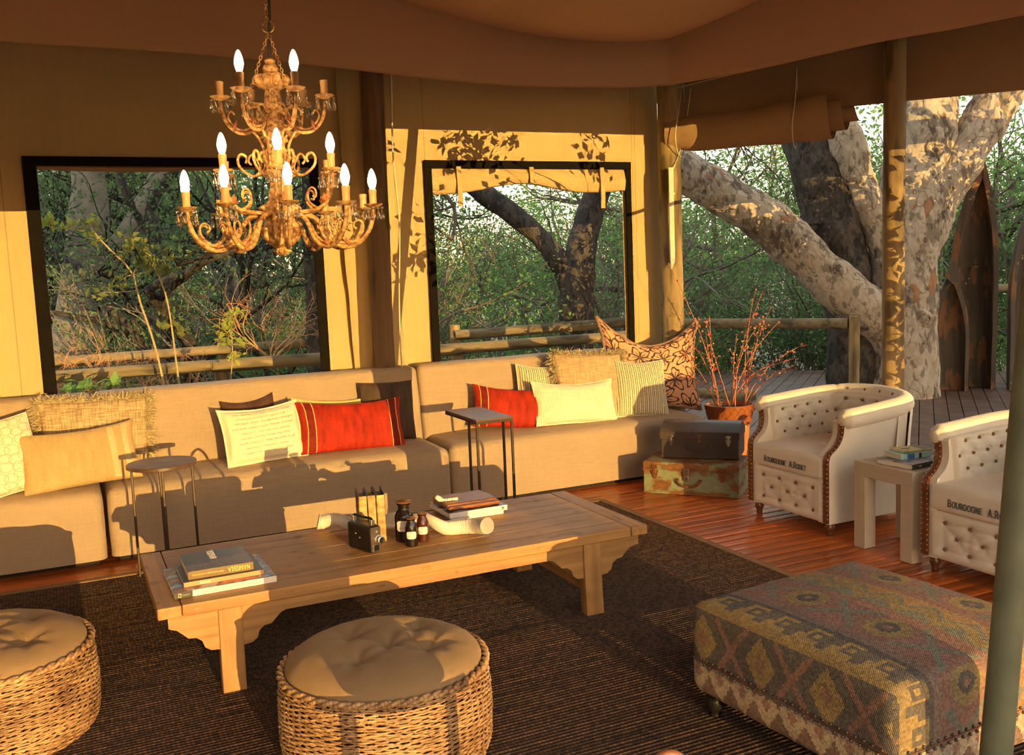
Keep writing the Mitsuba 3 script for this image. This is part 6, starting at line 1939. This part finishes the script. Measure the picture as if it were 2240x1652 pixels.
plant('gold_brush', 'gold_brush', 0.0, 9.75, 0.85, 20, 'sunlit orange twigs at the left side of the left window', 'brush', z=0.55)
plant('gold_brush', 'gold_brush', 0.35, 10.1, 0.8, 120, 'sunlit orange twigs low in the left window beside the sapling stems', 'brush', z=0.45)
plant('gold_brush', 'gold_brush', 1.86, 9.6, 0.85, 220, 'sunlit orange twigs at the right side of the left window', 'brush', z=0.95)

# saplings and young plants close to the left window
def sapling(label, pts, rad, leaf_at, n, spread, size, lm, seed):
    k = thing('sapling', label, 'plant')
    p = spline(pts, 24)
    obj('stem', tube(p, np.linspace(rad, rad * 0.5, 24), 7), 'stem_gold', k, True)
    gg = np.random.default_rng(seed)
    br = []
    for q in leaf_at:
        i = np.argmin(np.linalg.norm(p - q, axis=1))
        br.append(tube(spline([p[i], (p[i] + q) / 2 + gg.normal(0, 0.02, 3), q], 8), 0.0035, 4))
    if br:
        obj('twigs', join(br), 'stem_gold', k, True)
    obj('leaves', leaves(gg, np.array(leaf_at), n, spread, size, 0.8), lm, k, False, kind='stuff')


def down(pts, z=-0.7):
    return [(pts[0][0] + 0.05, pts[0][1], z)] + pts


sapling('tall sapling with a bare yellowish stem and big leaves in the left window', down([(0.76, 8.63, 0.83), (0.73, 8.68, 1.1), (0.67, 8.74, 1.41), (0.62, 8.8, 1.65), (0.60, 8.83, 1.8), (0.45, 8.9, 2.0), (0.31, 9.01, 2.2)]), 0.014, np.array([(0.63, 8.71, 1.87), (0.74, 8.67, 1.98), (0.5, 8.78, 1.75), (0.6, 8.8, 2.05), (0.36, 8.9, 1.66), (0.8, 8.7, 1.85), (0.33, 8.95, 2.15)]), 130, 0.07, 0.042, 'leaf_olive', 1)
sapling('shorter sapling with a bare yellowish stem beside the tall one', down([(0.85, 8.38, 0.96), (0.84, 8.42, 1.26), (0.83, 8.46, 1.49), (0.81, 8.48, 1.64), (0.77, 8.52, 1.79), (0.72, 8.55, 1.95)]), 0.012, np.array([(0.72, 8.56, 1.92), (0.80, 8.5, 1.85), (0.66, 8.6, 2.0), (0.86, 8.45, 1.36)]), 80, 0.06, 0.040, 'leaf_olive', 2)
sapling('young plant with sunlit lime leaves low in the middle of the left window', down([(1.22, 8.09, 0.88), (1.26, 8.11, 1.18), (1.25, 8.14, 1.42)]), 0.007, np.array([(1.25, 8.12, 1.38), (1.22, 8.1, 1.25), (1.30, 8.12, 1.2), (1.27, 8.1, 1.1), (1.2, 8.1, 1.32), (1.29, 8.12, 1.44)]), 120, 0.04, 0.032, 'leaf_lime', 3)
sapling('low plant with broad leaves behind the left sofa backrest', down([(0.18, 7.85, 0.6), (0.18, 7.82, 0.95)]), 0.007, np.array([(0.18, 7.81, 1.0), (0.05, 7.82, 0.96), (0.30, 7.82, 0.98), (0.4, 7.83, 0.9), (0.0, 7.8, 0.9)]), 60, 0.05, 0.055, 'leaf_green', 4)
sapling('arching branch with yellow leaves at the upper left of the left window', [(-0.4, 9.1, 2.35), (-0.07, 8.97, 2.24), (0.14, 8.87, 2.19), (0.34, 8.79, 2.24)], 0.006, np.array([(-0.07, 8.97, 2.27), (0.02, 8.92, 2.25), (0.14, 8.87, 2.23), (0.30, 8.8, 2.26)]), 60, 0.035, 0.034, 'leaf_lime', 5)

# trees with thick trunks seen in the windows
def trunk_tree(label, limbs, m_, crown=None, seed=0, tag_='old_tree'):
    k = thing(tag_, label, 'tree')
    tips = []
    for i, (pts, rad) in enumerate(limbs):
        m, uv = limb(pts, rad, seed + i, 40, 16, 0.05)
        obj('trunk' if i == 0 else 'limb', m, m_, k, True, uv=uv)
        tips.append(np.array(pts[-1]))
    if crown:
        gg = np.random.default_rng(seed)
        out, tp = [], []
        for t_ in tips:
            for _ in range(3):
                grow(gg, t_, gg.normal(0, 0.6, 3) + [0, 0, 0.6], 1.3, 0.05, 3, out, tp, 0.6, 3, 0.4, 0.05)
        obj('branches', join(out), 'bark_plain', k, True)
        obj('foliage', leaves(gg, tp, crown * 2, 0.22, 0.028), 'leaf_dark', k, False, kind='stuff')


trunk_tree('dark forked tree with a leaning limb in the right window', [([(6.25, 11.38, -0.9), (6.26, 11.38, 0.62), (6.31, 11.45, 1.35), (6.39, 11.47, 1.84), (6.55, 11.47, 2.38), (6.70, 11.45, 2.8), (6.9, 11.48, 3.9)], [0.30, 0.25, 0.24, 0.22, 0.19, 0.18, 0.16]),
                                                                ([(6.28, 11.45, 1.25), (6.09, 11.62, 1.85), (5.81, 11.79, 2.23), (5.51, 11.97, 2.52), (5.3, 12.09, 2.71), (4.9, 12.3, 3.05)], [0.17, 0.15, 0.145, 0.14, 0.13, 0.10])], 'bark_dark', 2600, 11)
trunk_tree('grey trunk with a dark leaning limb at the left of the left window', [([(0.15, 15.3, -0.9), (0.21, 15.31, 0.82), (0.34, 15.35, 1.6), (0.45, 15.38, 2.25), (0.55, 15.44, 3.04), (0.53, 15.55, 4.4)], [0.42, 0.36, 0.34, 0.30, 0.24, 0.2]),
                                                                          ([(0.40, 15.3, 1.2), (0.55, 15.26, 1.59), (0.80, 15.2, 2.11), (1.14, 15.11, 2.62), (1.46, 15.03, 3.13), (1.8, 14.97, 3.8)], [0.22, 0.18, 0.16, 0.16, 0.15, 0.12])], 'bark_grey', 3200, 21)
trunk_tree('dark straight trunk at the right side of the left window', [([(2.58, 10.9, -0.9), (2.60, 10.9, 0.81), (2.63, 10.96, 1.53), (2.64, 11.0, 1.94), (2.67, 11.06, 2.51), (2.72, 11.1, 4.0)], [0.11, 0.10, 0.095, 0.09, 0.085, 0.07])], 'bark_dark', 1800, 31)
trunk_tree('slim grey trunk behind the chandelier in the left window', [([(2.5, 16.4, -0.9), (2.53, 16.43, 0.59), (2.60, 16.47, 1.18), (2.63, 16.54, 1.78), (2.60, 16.66, 2.69), (2.5, 16.8, 4.5)], [0.13, 0.12, 0.11, 0.10, 0.09, 0.07])], 'bark_grey', 1500, 41)
trunk_tree('dark twisted tree high behind the chandelier in the left window', [([(1.2, 12.8, -0.9), (1.19, 12.82, 0.6), (1.17, 12.82, 2.26), (1.18, 12.89, 2.71), (1.33, 12.85, 2.93), (1.66, 12.73, 3.3)], [0.13, 0.11, 0.09, 0.08, 0.07, 0.05]), ([(1.17, 12.82, 2.2), (0.9, 12.8, 2.7), (0.75, 12.8, 3.4)], [0.07, 0.06, 0.045])], 'bark_dark', 2600, 51)

# far tent with a grey roof
ht = thing('distant_tent', 'pale tent with a grey roof far away in the left window', 'tent')
obj('walls', cube(0.7, 3.1, 31.5, 34.0, -0.8, 1.6), 'canvas', ht, False)
rf = trimesh.Trimesh([(0.3, 31.1, 1.5), (3.5, 31.1, 1.5), (3.5, 34.4, 1.5), (0.3, 34.4, 1.5), (1.9, 32.7, 3.0)], [[0, 1, 4], [1, 2, 4], [2, 3, 4], [3, 0, 4], [0, 2, 1], [0, 3, 2]], process=False)
obj('roof', rf, 'bark_grey', ht, False)
obj('doorway', cube(1.7, 2.1, 31.48, 31.5, -0.8, 1.1), 'deck_gap', ht, False)

# behind the viewer: woodland on the sun's side with the gap the evening light comes through
for k, (x, y, s) in enumerate([(-9.5, -16, 1.1), (-14, -19, 1.3), (-19, -17, 1.3), (-24, -22, 1.6), (-30, -20, 1.6), (12.0, -16, 1.2), (19, -19, 1.3), (24, -17, 1.4), (30, -21, 1.7), (37, -19, 1.7)]):
    plant('evening_tree', 'tall_tree' if k % 2 else 'green_tree', x, y, s * (1.0 if k % 2 else 1.3), 40 * k, 'woodland tree on the sunny side behind the viewer', 'tree', 'woodland behind the viewer')
for k in range(16):
    x = (-30 + 3.3 * k) if k < 8 else (9.9 + 3.0 * (k - 8))
    plant('evening_bush', 'bush_dark', x, -12 - (k % 3), 2.4, 50 * k, 'dense bush on the sunny side behind the viewer', 'bush', 'bushes behind the viewer')
for k, (x, y) in enumerate([(9.3, -9.0), (10.4, -10.5), (9.6, -12.2), (11.2, -8.5), (12.4, -10), (8.8, -9.6), (8.9, -12.4), (8.95, -7.4)]):
    plant('evening_bush', 'bush_dark', x, y, 2.6, 70 * k, 'dense bush on the sunny side behind the viewer', 'bush', 'bushes behind the viewer')
for k, (x, y, sc_) in enumerate([(17, 4, 1.2), (19, 0, 1.3), (16, -4, 1.2), (20, 6, 1.3), (22, -3, 1.4), (18, -8, 1.2), (-9, 4, 1.2), (-10, 9, 1.2), (-8, -1, 1.2), (-9, 14, 1.2), (-11, -6, 1.3)]):
    plant('side_tree', 'green_tree' if k % 2 else 'tall_tree', x, y, sc_ * (1.2 if k % 2 else 0.9), 33 * k, 'woodland tree beside the tent outside the picture', 'tree', 'woodland beside the tent')
    plant('side_bush', 'bush_dark', x - 2 * np.sign(x), y + 1, 2.4, 40 * k, 'dense bush beside the tent outside the picture', 'bush', 'bushes beside the tent')
tw = thing('evening_tree', 'leafy overhanging branch on the sunny side behind the viewer', 'tree', 'woodland behind the viewer')
gg = np.random.default_rng(9)
out, tp = [], []
grow(gg, (5.6, -7.5, 3.0), (-1, 0, 0.10), 1.2, 0.02, 3, out, tp, 0.45, 3, 0.35, 0.02)
obj('trunk', join([tube(spline([(6.2, -7.5, -0.9), (6.1, -7.5, 1.5), (5.6, -7.5, 3.0)], 12), 0.05, 8)] + out), 'bark_plain', tw, True)
obj('foliage', leaves(gg, tp, 420, 0.10, 0.05), 'leaf_green', tw, False, kind='stuff')
# front edge of the tent: posts and a half lowered blind
post('tent_post', (2.42, 0.48, 0), (2.42, 0.48, 3.9), 0.13, 'post_wood', 5, 'tent post at the open front behind the viewer')
post('tent_post', (-2.6, 0.48, 0), (-2.6, 0.48, 3.9), 0.12, 'post_wood', 6, 'tent post at the front left behind the viewer')
post('tent_post', (6.9, 0.48, 0), (6.9, 0.48, 3.9), 0.12, 'post_wood', 7, 'tent post at the front right behind the viewer')
fb = thing('front_blind', 'half lowered canvas blind at the open front left behind the viewer', 'blind')
obj('panel', cube(-2.6, 2.42, 0.56, 0.57, 2.60, 4.5), 'canvas_brown', fb, False)
obj('roll', tube([(-2.6, 0.565, 2.65), (0, 0.565, 2.64), (2.42, 0.565, 2.65)], 0.06, 12), 'canvas_brown', fb, True)
fb = thing('front_blind', 'half lowered canvas blind at the open front right behind the viewer', 'blind')
obj('panel', cube(5.15, 8.3, 0.56, 0.57, 2.86, 4.5), 'canvas_brown', fb, False)
obj('roll', tube([(5.15, 0.565, 2.86), (6.7, 0.565, 2.85), (8.3, 0.565, 2.86)], 0.06, 12), 'canvas_brown', fb, True)
